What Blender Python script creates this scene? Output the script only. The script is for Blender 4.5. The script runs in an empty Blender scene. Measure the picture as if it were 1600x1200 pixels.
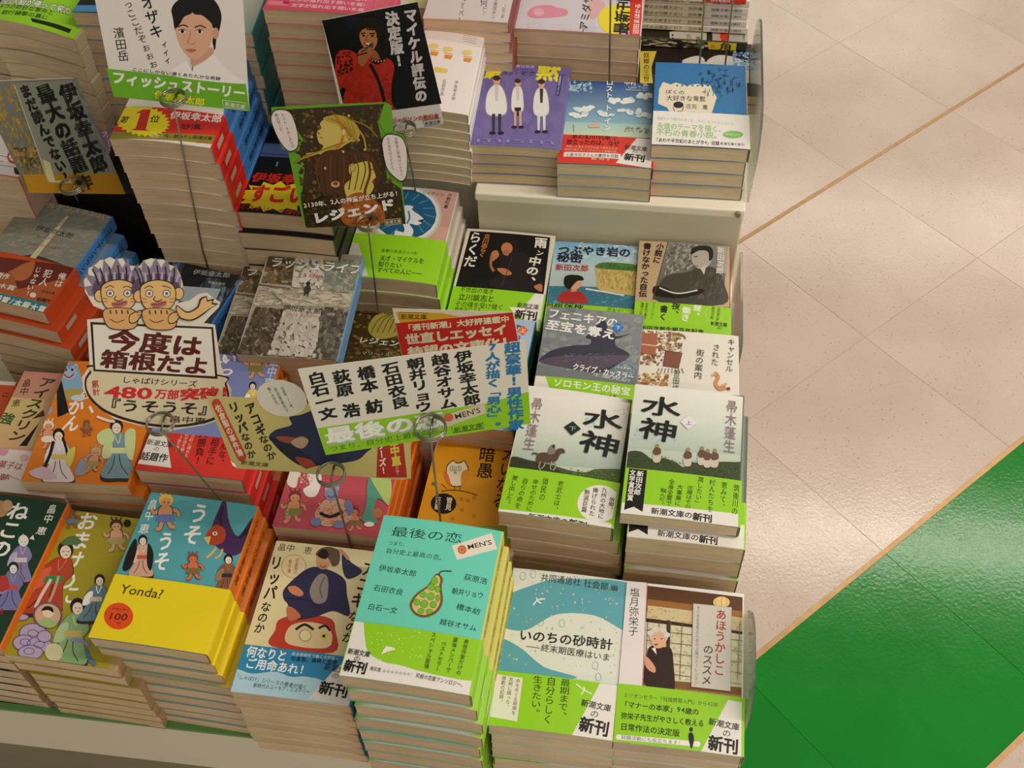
import bpy, math, random
import numpy as np
from mathutils import Vector, Matrix
from mathutils.geometry import tessellate_polygon

# ---------------------------------------------------------------- camera
random.seed(7)
sc = bpy.context.scene
COL = sc.collection
F = 1807.425
DEP, YAW, ROLL = (math.radians(a) for a in (51.187, -8.676, -2.088))
FW = np.array([math.sin(YAW)*math.cos(DEP), math.cos(YAW)*math.cos(DEP), -math.sin(DEP)])
_rt = np.array([math.cos(YAW), -math.sin(YAW), 0.0]); _up = np.cross(_rt, FW)
RT = math.cos(ROLL)*_rt + math.sin(ROLL)*_up
UP = -math.sin(ROLL)*_rt + math.cos(ROLL)*_up
EYE = np.array([0, 0, 1.02])
cd = bpy.data.cameras.new('camera'); cam = bpy.data.objects.new('camera', cd); COL.objects.link(cam)
cd.sensor_width = 36; cd.lens = F/1600*36; cd.clip_start = .02; cd.clip_end = 60
cam.matrix_world = Matrix(((RT[0], UP[0], -FW[0], 0), (RT[1], UP[1], -FW[1], 0), (RT[2], UP[2], -FW[2], 1.02), (0, 0, 0, 1)))
sc.camera = cam

# ---------------------------------------------------------------- world, lights, exposure
TABLE, STEP, FLOOR = -.03, .125, -.60
w = bpy.data.worlds.new('world'); sc.world = w; w.use_nodes = True
w.node_tree.nodes['Background'].inputs[0].default_value = (1.0, .97, .82, 1)
w.node_tree.nodes['Background'].inputs[1].default_value = .27
def tube(x0, x1, y, e):
    ld = bpy.data.lights.new('ceiling_tube', 'AREA'); ld.shape = 'RECTANGLE'
    ld.size = x1-x0; ld.size_y = .07; ld.energy = e*(x1-x0); ld.color = (1.0, .90, .78)
    lo = bpy.data.objects.new('ceiling_tube', ld); COL.objects.link(lo)
    lo.location = ((x0+x1)/2, y, 2.0)
tube(.35, 4.2, 2.70, 10)
tube(.35, 4.2, 4.63, 7)
tube(-.6, 1.85, 6.20, 3.5)
tube(-.6, 1.85, 6.55, 3.5)
tube(.3, 4.0, .80, 13)
tube(.1, 4.0, -1.1, 7.5)
tube(-1.2, 4.0, -3.0, 6.5)  # unseen extra row, added on the camera side to brighten front-facing page edges
sc.view_settings.view_transform = 'Standard'; sc.view_settings.look = 'None'
sc.view_settings.gamma = 1; sc.view_settings.use_curve_mapping = False
sc.view_settings.exposure = 0.0
sc.cycles.max_bounces = 6

# ---------------------------------------------------------------- helpers
def ray(x, y): return FW + (x-800)/F*RT - (y-600)/F*UP
def atz(x, y, z):
    q = ray(x, y); return EYE + q*((z-EYE[2])/q[2])
def aty(x, y, Y):
    q = ray(x, y); return EYE + q*(Y/q[1])
def lin(c):
    if isinstance(c, str):
        c = [int(c[i:i+2], 16)/255 for i in (0, 2, 4)]
    return tuple((v/12.92 if v <= .04045 else ((v+.055)/1.055)**2.4) for v in c[:3])
def ntree(name):
    m = bpy.data.materials.new(name); m.use_nodes = True
    nt = m.node_tree; return m, nt, nt.nodes['Principled BSDF']
def ramp(nt, pos):
    r = nt.nodes.new('ShaderNodeValToRGB')
    while len(r.color_ramp.elements) < len(pos): r.color_ramp.elements.new(.5)
    for e, (p, c) in zip(r.color_ramp.elements, pos): e.position = p; e.color = (*lin(c), 1)
    return r
def noise(nt, scale, detail=2, vec=None, mapscale=None, coord='Object'):
    n = nt.nodes.new('ShaderNodeTexNoise'); n.inputs['Scale'].default_value = scale; n.inputs['Detail'].default_value = detail
    tc = nt.nodes.new('ShaderNodeTexCoord'); out = tc.outputs[coord]
    if mapscale:
        mp = nt.nodes.new('ShaderNodeMapping'); mp.inputs['Scale'].default_value = mapscale
        nt.links.new(out, mp.inputs[0]); out = mp.outputs[0]
    nt.links.new(out, n.inputs['Vector']); return n
def simple(name, col, rough=.5, metal=0, var=.06, scale=40):
    m, nt, b = ntree(name)
    n = noise(nt, scale)
    c = lin(col)
    r = nt.nodes.new('ShaderNodeValToRGB')
    r.color_ramp.elements[0].color = (*[v*(1-var) for v in c], 1); r.color_ramp.elements[1].color = (*[min(1, v*(1+var)) for v in c], 1)
    nt.links.new(n.outputs[0], r.inputs[0]); nt.links.new(r.outputs[0], b.inputs['Base Color'])
    b.inputs['Roughness'].default_value = rough; b.inputs['Metallic'].default_value = metal
    return m
# printed paper: colour of the ink is stored per point, faint paper grain on top
M_PRINT, nt, b = ntree('printed_paper')
at = nt.nodes.new('ShaderNodeAttribute'); at.attribute_name = 'Col'
n = noise(nt, 900, 2)
mx = nt.nodes.new('ShaderNodeMix'); mx.data_type = 'RGBA'; mx.blend_type = 'MULTIPLY'; mx.inputs[0].default_value = .12
nt.links.new(at.outputs['Color'], mx.inputs[6]); nt.links.new(n.outputs[0], mx.inputs[7]); nt.links.new(mx.outputs[2], b.inputs['Base Color'])
b.inputs['Roughness'].default_value = .42; b.inputs['Specular IOR Level'].default_value = .35
# page edges: fine horizontal lines of the leaves
def page_mat(name, c0, c1):
    m, nt, b = ntree(name)
    n = noise(nt, 1, 3, mapscale=(6, 6, 1900))
    r = ramp(nt, [(.3, c0), (.7, c1)])
    n2 = noise(nt, 1, 2, mapscale=(30, 30, 150))
    r2 = ramp(nt, [(.3, 'e6e6e6'), (.7, 'ffffff')])
    mx = nt.nodes.new('ShaderNodeMix'); mx.data_type = 'RGBA'; mx.blend_type = 'MULTIPLY'; mx.inputs[0].default_value = .8
    oi = nt.nodes.new('ShaderNodeObjectInfo')
    hs = nt.nodes.new('ShaderNodeHueSaturation')
    mr = nt.nodes.new('ShaderNodeMapRange'); mr.inputs[3].default_value = .90; mr.inputs[4].default_value = 1.08
    nt.links.new(oi.outputs['Random'], mr.inputs[0]); nt.links.new(mr.outputs[0], hs.inputs['Value'])
    nt.links.new(n.outputs[0], r.inputs[0]); nt.links.new(n2.outputs[0], r2.inputs[0])
    nt.links.new(r.outputs[0], mx.inputs[6]); nt.links.new(r2.outputs[0], mx.inputs[7])
    nt.links.new(mx.outputs[2], hs.inputs['Color']); nt.links.new(hs.outputs[0], b.inputs['Base Color'])
    bp = nt.nodes.new('ShaderNodeBump'); bp.inputs['Strength'].default_value = .25; bp.inputs['Distance'].default_value = .0003
    nt.links.new(n.outputs[0], bp.inputs['Height']); nt.links.new(bp.outputs[0], b.inputs['Normal'])
    b.inputs['Roughness'].default_value = .8
    return m
M_PAGE = page_mat('page_edges_cream', 'cdb08a', 'dfc7a4')
M_PAGE2 = page_mat('page_edges_pale', 'd6bd98', 'e8d4b2')
M_WHITE = simple('white_laminate', 'f4edd8', .38, var=.02)
M_FRONT = simple('table_front_white', 'dad3bc', .45, var=.02)
M_GREY = simple('step_face_grey', 'd6cfb6', .5, var=.03)
M_DARK = simple('table_base_grey', '8a8268', .7)
M_BLACK = simple('black_card', '0b0a0a', .6)
M_STEEL = simple('stand_wire', '9a9884', .28, 1)
M_BRASS = simple('brass_inlay', 'b89468', .4, .6, var=.25, scale=60)
m, nt, b = ntree('clear_acrylic'); M_ACR = m
n = noise(nt, 12)
r = ramp(nt, [(.3, 'd6ddd0'), (.7, 'f4f8ee')]); nt.links.new(n.outputs[0], r.inputs[0]); nt.links.new(r.outputs[0], b.inputs['Base Color'])
b.inputs['Roughness'].default_value = .12; b.inputs['Transmission Weight'].default_value = .92; b.inputs['IOR'].default_value = 1.12
def tile_mat(name, c0, c1, fleck, flk, r0=.12, r1=.19, bump=.10):
    m, nt, b = ntree(name)
    n = noise(nt, 5, 4, coord='Object'); r = ramp(nt, [(.3, c0), (.7, c1)]); nt.links.new(n.outputs[0], r.inputs[0])
    n2 = noise(nt, 210, 2); r2 = ramp(nt, [(flk, '000000'), (flk+.05, 'ffffff')]); nt.links.new(n2.outputs[0], r2.inputs[0])
    mx = nt.nodes.new('ShaderNodeMix'); mx.data_type = 'RGBA'
    nt.links.new(r2.outputs[0], mx.inputs[0]); nt.links.new(r.outputs[0], mx.inputs[6]); mx.inputs[7].default_value = (*lin(fleck), 1)
    nt.links.new(mx.outputs[2], b.inputs['Base Color'])
    n3 = noise(nt, 26, 3); mr = nt.nodes.new('ShaderNodeMapRange'); mr.inputs[3].default_value = r0; mr.inputs[4].default_value = r1
    nt.links.new(n3.outputs[0], mr.inputs[0]); nt.links.new(mr.outputs[0], b.inputs['Roughness'])
    n4 = noise(nt, 170, 3); bp = nt.nodes.new('ShaderNodeBump'); bp.inputs['Strength'].default_value = bump; bp.inputs['Distance'].default_value = .002
    n5 = noise(nt, 7, 2); ad = nt.nodes.new('ShaderNodeMath'); ad.operation = 'MULTIPLY_ADD'; ad.inputs[1].default_value = 3.0
    nt.links.new(n5.outputs[0], ad.inputs[0]); nt.links.new(n4.outputs[0], ad.inputs[2])
    nt.links.new(ad.outputs[0], bp.inputs['Height']); nt.links.new(bp.outputs[0], b.inputs['Normal'])
    return m
M_TILE = tile_mat('floor_vinyl_beige', 'c4b1a2', 'd2bfb2', '978675', .66)
M_GREEN = tile_mat('floor_vinyl_green', '07781c', '0a8422', '066c18', .72)

def link(o, parent=None):
    COL.objects.link(o)
    if parent: o.parent = parent
    return o
def mesh_obj(name, verts, faces, mats, parent=None, smooth=False):
    me = bpy.data.meshes.new(name); me.from_pydata([tuple(v) for v in verts], [], faces)
    for mm in (mats if isinstance(mats, list) else [mats]): me.materials.append(mm)
    if smooth: me.polygons.foreach_set('use_smooth', [True]*len(me.polygons))
    me.update(); return link(bpy.data.objects.new(name, me), parent)
def box(name, x0, x1, y0, y1, z0, z1, mat, parent=None, bev=.0):
    import bmesh
    bm = bmesh.new()
    vs = [bm.verts.new((x, y, z)) for x in (x0, x1) for y in (y0, y1) for z in (z0, z1)]
    for f in ((0, 1, 3, 2), (4, 6, 7, 5), (0, 4, 5, 1), (2, 3, 7, 6), (0, 2, 6, 4), (1, 5, 7, 3)): bm.faces.new([vs[i] for i in f])
    bmesh.ops.recalc_face_normals(bm, faces=bm.faces)
    if bev: bmesh.ops.bevel(bm, geom=bm.edges[:], offset=bev, segments=2, affect='EDGES', profile=.5)
    me = bpy.data.meshes.new(name); bm.to_mesh(me); bm.free(); me.materials.append(mat)
    return link(bpy.data.objects.new(name, me), parent)
def tag(o, label=None, cat=None, group=None, kind=None):
    if label: o['label'] = label
    if cat: o['category'] = cat
    if group: o['group'] = group
    if kind: o['kind'] = kind
    return o
def tubepath(pts, r, seg=7):
    V = []; Fc = []
    pts = [Vector(p) for p in pts]
    for i, p in enumerate(pts):
        d = (pts[min(i+1, len(pts)-1)]-pts[max(i-1, 0)]).normalized()
        a = d.orthogonal().normalized() if i == 0 else (a - d*a.dot(d)).normalized()
        bb = d.cross(a)
        for k in range(seg):
            t = 2*math.pi*k/seg; V.append(p+(a*math.cos(t)+bb*math.sin(t))*r)
    for i in range(len(pts)-1):
        for k in range(seg):
            k2 = (k+1) % seg; Fc.append((i*seg+k, i*seg+k2, (i+1)*seg+k2, (i+1)*seg+k))
    Fc.append(tuple(range(seg))[::-1]); Fc.append(tuple((len(pts)-1)*seg+k for k in range(seg)))
    return V, Fc

# ---------------------------------------------------------------- glyphs and printing
_G = {}
def glyph(ch, wt):
    k = (ch, wt)
    if k not in _G:
        c = bpy.data.curves.new('g', 'FONT'); c.body = ch; c.size = 1; c.resolution_u = 2; c.offset = wt
        c.align_x = 'CENTER'; c.align_y = 'CENTER'
        o = bpy.data.objects.new('g', c); me = o.to_mesh()
        me.calc_loop_triangles()
        v = np.empty(len(me.vertices)*3); me.vertices.foreach_get('co', v); v = v.reshape(-1, 3)[:, :2].copy()
        t = np.empty(len(me.loop_triangles)*3, int); me.loop_triangles.foreach_get('vertices', t)
        o.to_mesh_clear(); bpy.data.objects.remove(o); bpy.data.curves.remove(c)
        if len(v): v[:, 1] -= .075 if ord(ch[0]) > 0x2000 else 0
        _G[k] = (v, t.reshape(-1, 3))
    return _G[k]
def smooth_pts(pts, closed, n=5):
    P = [np.array(p, float) for p in pts]; N = len(P); out = []
    rng = range(N if closed else N-1)
    for i in rng:
        p1, p2 = P[i], P[(i+1) % N]
        p0 = P[(i-1) % N] if closed or i > 0 else p1; p3 = P[(i+2) % N] if closed or i+2 < N else p2
        for k in range(n):
            t = k/n
            out.append(.5*((2*p1)+(-p0+p2)*t+(2*p0-5*p1+4*p2-p3)*t*t+(-p0+3*p1-3*p2+p3)*t**3))
    if not closed: out.append(P[-1])
    return out
ROT = set('ー「」『』（）()…〜―－・')
class Print:
    """collects coloured ink shapes; coordinates come in as photograph pixels and go through self.map to the sheet (metres)"""
    def __init__(s, mapf, clip, dz=.000012, L=1):
        s.map = mapf; s.clip0 = clip; s.clip = clip; s.dz = dz; s.L = L; s.txt = False
        s.vv = []; s.tt = []; s.C = []; s.Z = []; s.n = 0
    def setclip(s, px=None):
        s.clip = s.clip0 if px is None else [s.map(*p) for p in px]
        a = sum(s.clip[i][0]*s.clip[(i+1) % len(s.clip)][1]-s.clip[(i+1) % len(s.clip)][0]*s.clip[i][1] for i in range(len(s.clip)))
        if a < 0: s.clip = s.clip[::-1]
    def _add(s, v, t, c, L):
        v = np.asarray(v, float)
        # half-plane test against the convex clip polygon
        inside = np.ones(len(v), bool); C = s.clip
        for i in range(len(C)):
            a = C[i]; b = C[(i+1) % len(C)]
            inside &= ((b[0]-a[0])*(v[:, 1]-a[1])-(b[1]-a[1])*(v[:, 0]-a[0])) >= -1e-9
        if inside.all(): s._emit(v, t, c, L); return
        if isinstance(c[0], float): cc = np.tile(np.array(c), (len(v), 1))
        else: cc = np.array(c)
        nv = []; ntr = []; nc = []
        for tri in t:
            if inside[tri].all():
                b0 = len(nv); nv += [v[i] for i in tri]; nc += [cc[i] for i in tri]; ntr.append((b0, b0+1, b0+2)); continue
            poly = [(v[i], cc[i]) for i in tri]
            for i in range(len(C)):
                a = C[i]; b = C[(i+1) % len(C)]; new = []
                f = lambda p: (b[0]-a[0])*(p[1]-a[1])-(b[1]-a[1])*(p[0]-a[0])
                for k in range(len(poly)):
                    p, q = poly[k], poly[(k+1) % len(poly)]; fp, fq = f(p[0]), f(q[0])
                    if fp >= 0: new.append(p)
                    if (fp >= 0) != (fq >= 0):
                        u = fp/(fp-fq); new.append((p[0]+(q[0]-p[0])*u, p[1]+(q[1]-p[1])*u))
                poly = new
                if len(poly) < 3: break
            if len(poly) >= 3:
                b0 = len(nv); nv += [p[0] for p in poly]; nc += [p[1] for p in poly]
                ntr += [(b0, b0+k, b0+k+1) for k in range(1, len(poly)-1)]
        if nv: s._emit(np.array(nv), np.array(ntr), np.array(nc), L)
    def _emit(s, v, t, c, L):
        s.vv.append(v); s.tt.append(np.asarray(t, int)+s.n); s.n += len(v)
        s.C.append(np.tile(np.array(c), (len(v), 1)) if isinstance(c[0], float) else np.asarray(c)); s.Z.append(np.full(len(v), L*s.dz))
    def _shape(s):
        s.L += 2 if s.txt else 1; s.txt = False; return s.L
    def local(s, pts): return [s.map(*p) for p in pts]
    def P(s, pts, col, raw=False):
        pts = pts if raw else s.local(pts)
        tr = tessellate_polygon([[Vector((p[0], p[1], 0)) for p in pts]])
        v = np.array(pts); t = np.array([tuple(x) for x in tr], int)
        if not len(t): return
        # split long triangles so they follow a bowed sheet
        L = s._shape(); c = lin(col)
        out = [v[x] for x in t]; fin = []
        while out:
            q = out.pop(); e = [np.hypot(*(q[(i+1) % 3]-q[i])) for i in range(3)]; k = int(np.argmax(e))
            fin.append(q)
        fv = np.concatenate(fin); s._add(fv, np.arange(len(fv)).reshape(-1, 3), c, L)
    def B(s, pts, col): s.P(smooth_pts(pts, True), col)
    def E(s, cx, cy, rx, ry, col, rot=0, n=20):
        a = math.radians(rot)
        s.P([(cx+rx*math.cos(t)*math.cos(a)-ry*math.sin(t)*math.sin(a), cy+rx*math.cos(t)*math.sin(a)+ry*math.sin(t)*math.cos(a)) for t in [2*math.pi*k/n for k in range(n)]], col)
    def O(s, cx, cy, rx, ry, w, col, rot=0):   # ring
        a = math.radians(rot)
        s.Ln([(cx+rx*math.cos(t)*math.cos(a)-ry*math.sin(t)*math.sin(a), cy+rx*math.cos(t)*math.sin(a)+ry*math.sin(t)*math.cos(a)) for t in [2*math.pi*k/24 for k in range(25)]], w, col)
    def Ln(s, pts, w, col):
        L = s._shape(); c = lin(col); V = []; T = []
        P = [np.array(p, float) for p in pts]
        for i, p in enumerate(P):
            d = P[min(i+1, len(P)-1)]-P[max(i-1, 0)]; d = d/(np.hypot(*d)+1e-9); nn = np.array([-d[1], d[0]])*w/2
            V += [s.map(*(p+nn)), s.map(*(p-nn))]
            if i: k = 2*i; T += [(k-2, k-1, k+1), (k-2, k+1, k)]
        s._add(V, np.array(T), c, L)
    def S(s, pts, w, col): s.Ln(smooth_pts(pts, False), w, col)
    def GR(s, quad, c0, c1, n=10):   # vertical gradient of ink between the top and bottom edge of a quad TL TR BR BL
        L = s._shape(); tl, tr, br, bl = [np.array(p, float) for p in quad]; V = []; C = []; T = []; m = 6
        a, b = np.array(lin(c0)), np.array(lin(c1))
        for i in range(n+1):
            t = i/n; l = tl+(bl-tl)*t; r = tr+(br-tr)*t
            for j in range(m+1): V.append(s.map(*(l+(r-l)*j/m))); C.append(a+(b-a)*t)
            if i:
                for j in range(m):
                    k = i*(m+1)+j; T += [(k-m-1, k, k+1), (k-m-1, k+1, k-m)]
        s._add(V, np.array(T), np.array(C), L)
    def CL(s, quad, cols, n, rx, ry, seed=1, rot=0):   # painterly dabs scattered in a quad
        rnd = random.Random(seed); tl, tr, br, bl = [np.array(p, float) for p in quad]
        old = s.clip
        cl = s.clip; s.clip = s.local([tl, tr, br, bl]); a = sum(s.clip[i][0]*s.clip[(i+1) % 4][1]-s.clip[(i+1) % 4][0]*s.clip[i][1] for i in range(4))
        if a < 0: s.clip = s.clip[::-1]
        poly = [np.array(q, float) for q in s.clip]      # intersect the quad with the sheet outline
        for i in range(len(cl)):
            A, Bq = np.array(cl[i]), np.array(cl[(i+1) % len(cl)]); g = lambda q: (Bq[0]-A[0])*(q[1]-A[1])-(Bq[1]-A[1])*(q[0]-A[0]); new = []
            for k in range(len(poly)):
                q0, q1 = poly[k], poly[(k+1) % len(poly)]; f0, f1 = g(q0), g(q1)
                if f0 >= 0: new.append(q0)
                if (f0 >= 0) != (f1 >= 0): new.append(q0+(q1-q0)*(f0/(f0-f1)))
            poly = new
            if len(poly) < 3: s.clip = old; return
        s.clip = [tuple(q) for q in poly]
        n = int(n*3.2); rx *= .5; ry *= .5
        rgb = lambda h: np.array([int(h[k:k+2], 16) for k in (0, 2, 4)]); avg = np.mean([rgb(h) for h in cols], 0)
        mixc = lambda h: '%02x%02x%02x' % tuple(int(q) for q in rgb(h)*.68+avg*.32)
        for _ in range(n):
            u, v = rnd.random(), rnd.random(); p = (tl+(tr-tl)*u)*(1-v)+(bl+(br-bl)*u)*v
            k = rnd.uniform(.4, 1.2); aa = math.radians(rot+rnd.uniform(-20, 20)); pts = []
            for j in range(7):
                t = 2*math.pi*j/7; q = rnd.uniform(.6, 1.15)
                x, y = rx*k*q*math.cos(t), ry*k*q*math.sin(t); pts.append((p[0]+x*math.cos(aa)-y*math.sin(aa), p[1]+x*math.sin(aa)+y*math.cos(aa)))
            s.L -= .9; s.P(smooth_pts(pts, True, 2), mixc(rnd.choice(cols)))
        s.clip = old; s.L = math.ceil(s.L)+1
    def _run(s, chars, A, Bp, size, col, wt, vert):
        A = np.array(A, float); Bp = np.array(Bp, float); c = lin(col)
        s.L += 1; s.txt = True
        wid = [.6 if (not vert and 32 < ord(ch) < 127) else 1. for ch in chars]; cum = np.cumsum([0]+wid)
        la, lb = np.array(s.map(*A)), np.array(s.map(*Bp)); n = cum[-1]; d = (lb-la)/n; dl = np.hypot(*d)
        mid = (A+Bp)/2; pd = Bp-A; pd = pd/np.hypot(*pd); off = np.array([-pd[1], pd[0]])*size
        q = np.array(s.map(*(mid+off)))-np.array(s.map(*mid)); perp = np.array([-d[1], d[0]])/dl
        cs = abs(float(q@perp))
        if vert: ey = -d*1.0; ex = perp*cs
        else: ex = d*1.0; ey = perp*cs
        for i, ch in enumerate(chars):
            if ch in ' 　': continue
            v, t = glyph(ch, 0.0)
            if not len(v): continue
            r = wt
            if r > .003:
                sh = [(r, r), (-r, r), (r, -r), (-r, -r)]
            else: sh = [(0, 0)]
            v0 = v
            o = la+d*(cum[i]+wid[i]/2)
            for kk, q_ in enumerate(sh):
              v = v0+np.array(q_)
              if vert:
                x, y = v[:, 0], v[:, 1]
                if ch in ROT: x, y = y, -x
                elif ch in '、。': x, y = x+.55, y+.5
                elif ch in 'ッャュョァィゥェォっゃゅょ': x = x+.08
                p = o+np.outer(x, ex)+np.outer(y, ey)
              else: p = o+np.outer(v[:, 0], ex)+np.outer(v[:, 1], ey)
              s._add(p, t, c, s.L+1+.25*kk)
    def T(s, st, x0, y0, x1, y1, h, col='111111', w=0.0): s._run(st, (x0, y0), (x1, y1), h, col, w, False)
    def V_(s, st, x0, y0, x1, y1, wd, col='111111', w=0.0): s._run(st, (x0, y0), (x1, y1), wd, col, w, True)
    def W(s, st, x0, y0, x1, y1, h, col='111111', w=0.0):   # latin text fitted whole between two points
        v, t = glyph(st, w); lo, hi = v[:, 0].min(), v[:, 0].max()
        c = lin(col)
        s.L += 1; s.txt = True
        la, lb = np.array(s.map(x0, y0)), np.array(s.map(x1, y1)); d = lb-la; perp = np.array([-d[1], d[0]])/np.hypot(*d)
        q = np.array(s.map((x0+x1)/2, (y0+y1)/2-h))-np.array(s.map((x0+x1)/2, (y0+y1)/2)); cs = abs(float(q@perp))
        ym = (v[:, 1].min()+v[:, 1].max())/2; yr = v[:, 1].max()-v[:, 1].min()
        p = la+np.outer((v[:, 0]-lo)/(hi-lo), d)+np.outer((v[:, 1]-ym)/yr, perp*cs)
        s._add(p, t, c, s.L+1)
    def arrays(s, knots=None):
        if not s.vv: return None
        v, z, t, c = np.concatenate(s.vv), np.concatenate(s.Z), np.concatenate(s.tt), np.concatenate(s.C)
        if knots is None: return v, z, t, c
        A = np.concatenate([v[t], c[t], z[t][..., None]], 2)      # triangle soup: u v r g b z
        for k in knots:                                          # cut every inked triangle where the bowed cover folds
            sg = A[:, :, 0]-k; pos = sg > 1e-7; neg = sg < -1e-7
            cr = pos.any(1) & neg.any(1)
            if not cr.any(): continue
            B_ = A[cr]; s_ = sg[cr]; p_ = s_ > 0; lone = np.where(p_.sum(1) == 1, p_.argmax(1), (~p_).argmax(1))
            ix = (lone[:, None]+np.arange(3)) % 3; r = np.arange(len(B_))[:, None]
            B_ = B_[r, ix]; s_ = s_[r, ix]
            f1 = (s_[:, 0]/(s_[:, 0]-s_[:, 1]))[:, None]; f2 = (s_[:, 0]/(s_[:, 0]-s_[:, 2]))[:, None]
            m1 = B_[:, 0]+(B_[:, 1]-B_[:, 0])*f1; m2 = B_[:, 0]+(B_[:, 2]-B_[:, 0])*f2
            A = np.concatenate([A[~cr], np.stack([B_[:, 0], m1, m2], 1), np.stack([m1, B_[:, 1], B_[:, 2]], 1), np.stack([m1, B_[:, 2], m2], 1)])
        F_ = A.reshape(-1, 6)
        return F_[:, :2], F_[:, 5], np.arange(len(F_)).reshape(-1, 3), F_[:, 2:5]

# ---------------------------------------------------------------- books
K = 8
class Prof:
    def __init__(s, W, bulge, tilt):
        s.W = W; s.u = np.linspace(-W/2, W/2, K+1); q = (s.u+W/2)/W
        s.g = bulge*4*q*(1-q)+tilt*(1-q)**1.0*np.sin(np.pi/2*np.minimum(1, 1.2*(1-q)))
        s.g = s.g-min(s.g[0], s.g[-1])
    def z(s, u): return np.interp(u, s.u, s.g)
def shell(prof, H, t, th, v0, v1, col, side, outer=0.0, extra=None):
    """a sheet folded round the book: front, spine (side=+1 right / -1 left), back"""
    W = prof.W; us = prof.u if side > 0 else prof.u[::-1]
    g = prof.z(us); o = outer
    top = [(u, gz+t+o) for u, gz in zip(us, g)]; bot = [(u, gz-o*0) for u, gz in zip(us, g)][::-1]
    ue = us[-1]; ge = g[-1]; sgn = side
    top[-1] = (ue-sgn*.0012, ge+t+o); bot[0] = (ue-sgn*.0012, ge)
    sp = [(ue+sgn*(o-.0004), ge+t+o-.0003), (ue+sgn*(o+.0001), ge+t-.0012), (ue+sgn*(o+.0001), ge+.0012), (ue+sgn*(o-.0004), ge+.0002)]
    P = top+sp+bot; n = len(P); Q = []
    for i in range(n):
        a = np.array(P[max(i-1, 0)]); b = np.array(P[min(i+1, n-1)]); d = b-a; d = d/np.hypot(*d)
        nn = np.array([d[1], -d[0]])*sgn; q = np.array(P[i])+nn*th; Q.append((q[0], q[1]))
    V = []; Fc = []
    for vv in (v0, v1):
        V += [(p[0], vv, p[1]) for p in P]+[(q[0], vv, q[1]) for q in Q]
    V += V[:]          # a second set carries the paper-coloured cut edge
    for i in range(n-1):
        Fc += [(i, i+1, 2*n+i+1, 2*n+i), (n+i+1, n+i, 3*n+i, 3*n+i+1), (4*n+i+1, 4*n+i, 5*n+i, 5*n+i+1), (6*n+i, 6*n+i+1, 7*n+i+1, 7*n+i)]
    Fc += [(0, n, 3*n, 2*n), (n-1, 2*n-1, 4*n-1, 3*n-1)]
    return V, Fc
def print_mesh(name, V, Fc, cols, prt, zf, knots=None):
    """base sheet plus ink; cols: list of per-vertex colours for the base"""
    V = np.array(V, float); base_n = len(V); faces = [tuple(f) for f in Fc]; C = np.array(cols, float)
    if prt is not None and prt.arrays() is not None:
        uv, zl, T, pc = prt.arrays(knots); pv = zf(uv, zl)
        V = np.concatenate([V, pv]); C = np.concatenate([C, pc]); faces += [tuple(x) for x in (T+base_n).tolist()]
    me = bpy.data.meshes.new(name); me.from_pydata(V.tolist(), [], faces); me.materials.append(M_PRINT)
    ca = me.color_attributes.new('Col', 'FLOAT_COLOR', 'POINT')
    ca.data.foreach_set('color', np.concatenate([C, np.ones((len(C), 1))], 1).ravel()); me.update(); return me
def pages_mesh(prof, H, t):
    V = []; Fc = []; u = prof.u.copy(); u[0] += .0005; u[-1] -= .0009; g = prof.g; n = K+1
    for v in (-H/2+.0006, H/2-.0006):
        V += [(a, v, b+.0005) for a, b in zip(u, g)]+[(a, v, b+t-.0005) for a, b in zip(u, g)]
    for i in range(K):
        Fc += [(i, i+1, n+i+1, n+i), (2*n+i+1, 2*n+i, 3*n+i, 3*n+i+1), (n+i, n+i+1, 3*n+i+1, 3*n+i), (i+1, i, 2*n+i, 2*n+i+1)]
    Fc += [(0, n, 3*n, 2*n), (n-1, 3*n-1, 4*n-1, 2*n-1)]
    me = bpy.data.meshes.new('page_block'); me.from_pydata(V, [], Fc); me.update(); return me
CUT = lin('dccaaa')
def CUTB(c): return tuple(a*.25+b*.75 for a, b in zip(c, CUT))
ORD = ['', 'topmost', 'second', 'third', 'fourth', 'fifth', 'sixth', 'seventh', 'eighth', 'ninth', 'tenth', 'eleventh', 'twelfth', 'thirteenth', 'fourteenth', 'fifteenth', 'sixteenth', 'seventeenth', 'eighteenth', 'nineteenth', 'twentieth']
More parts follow.
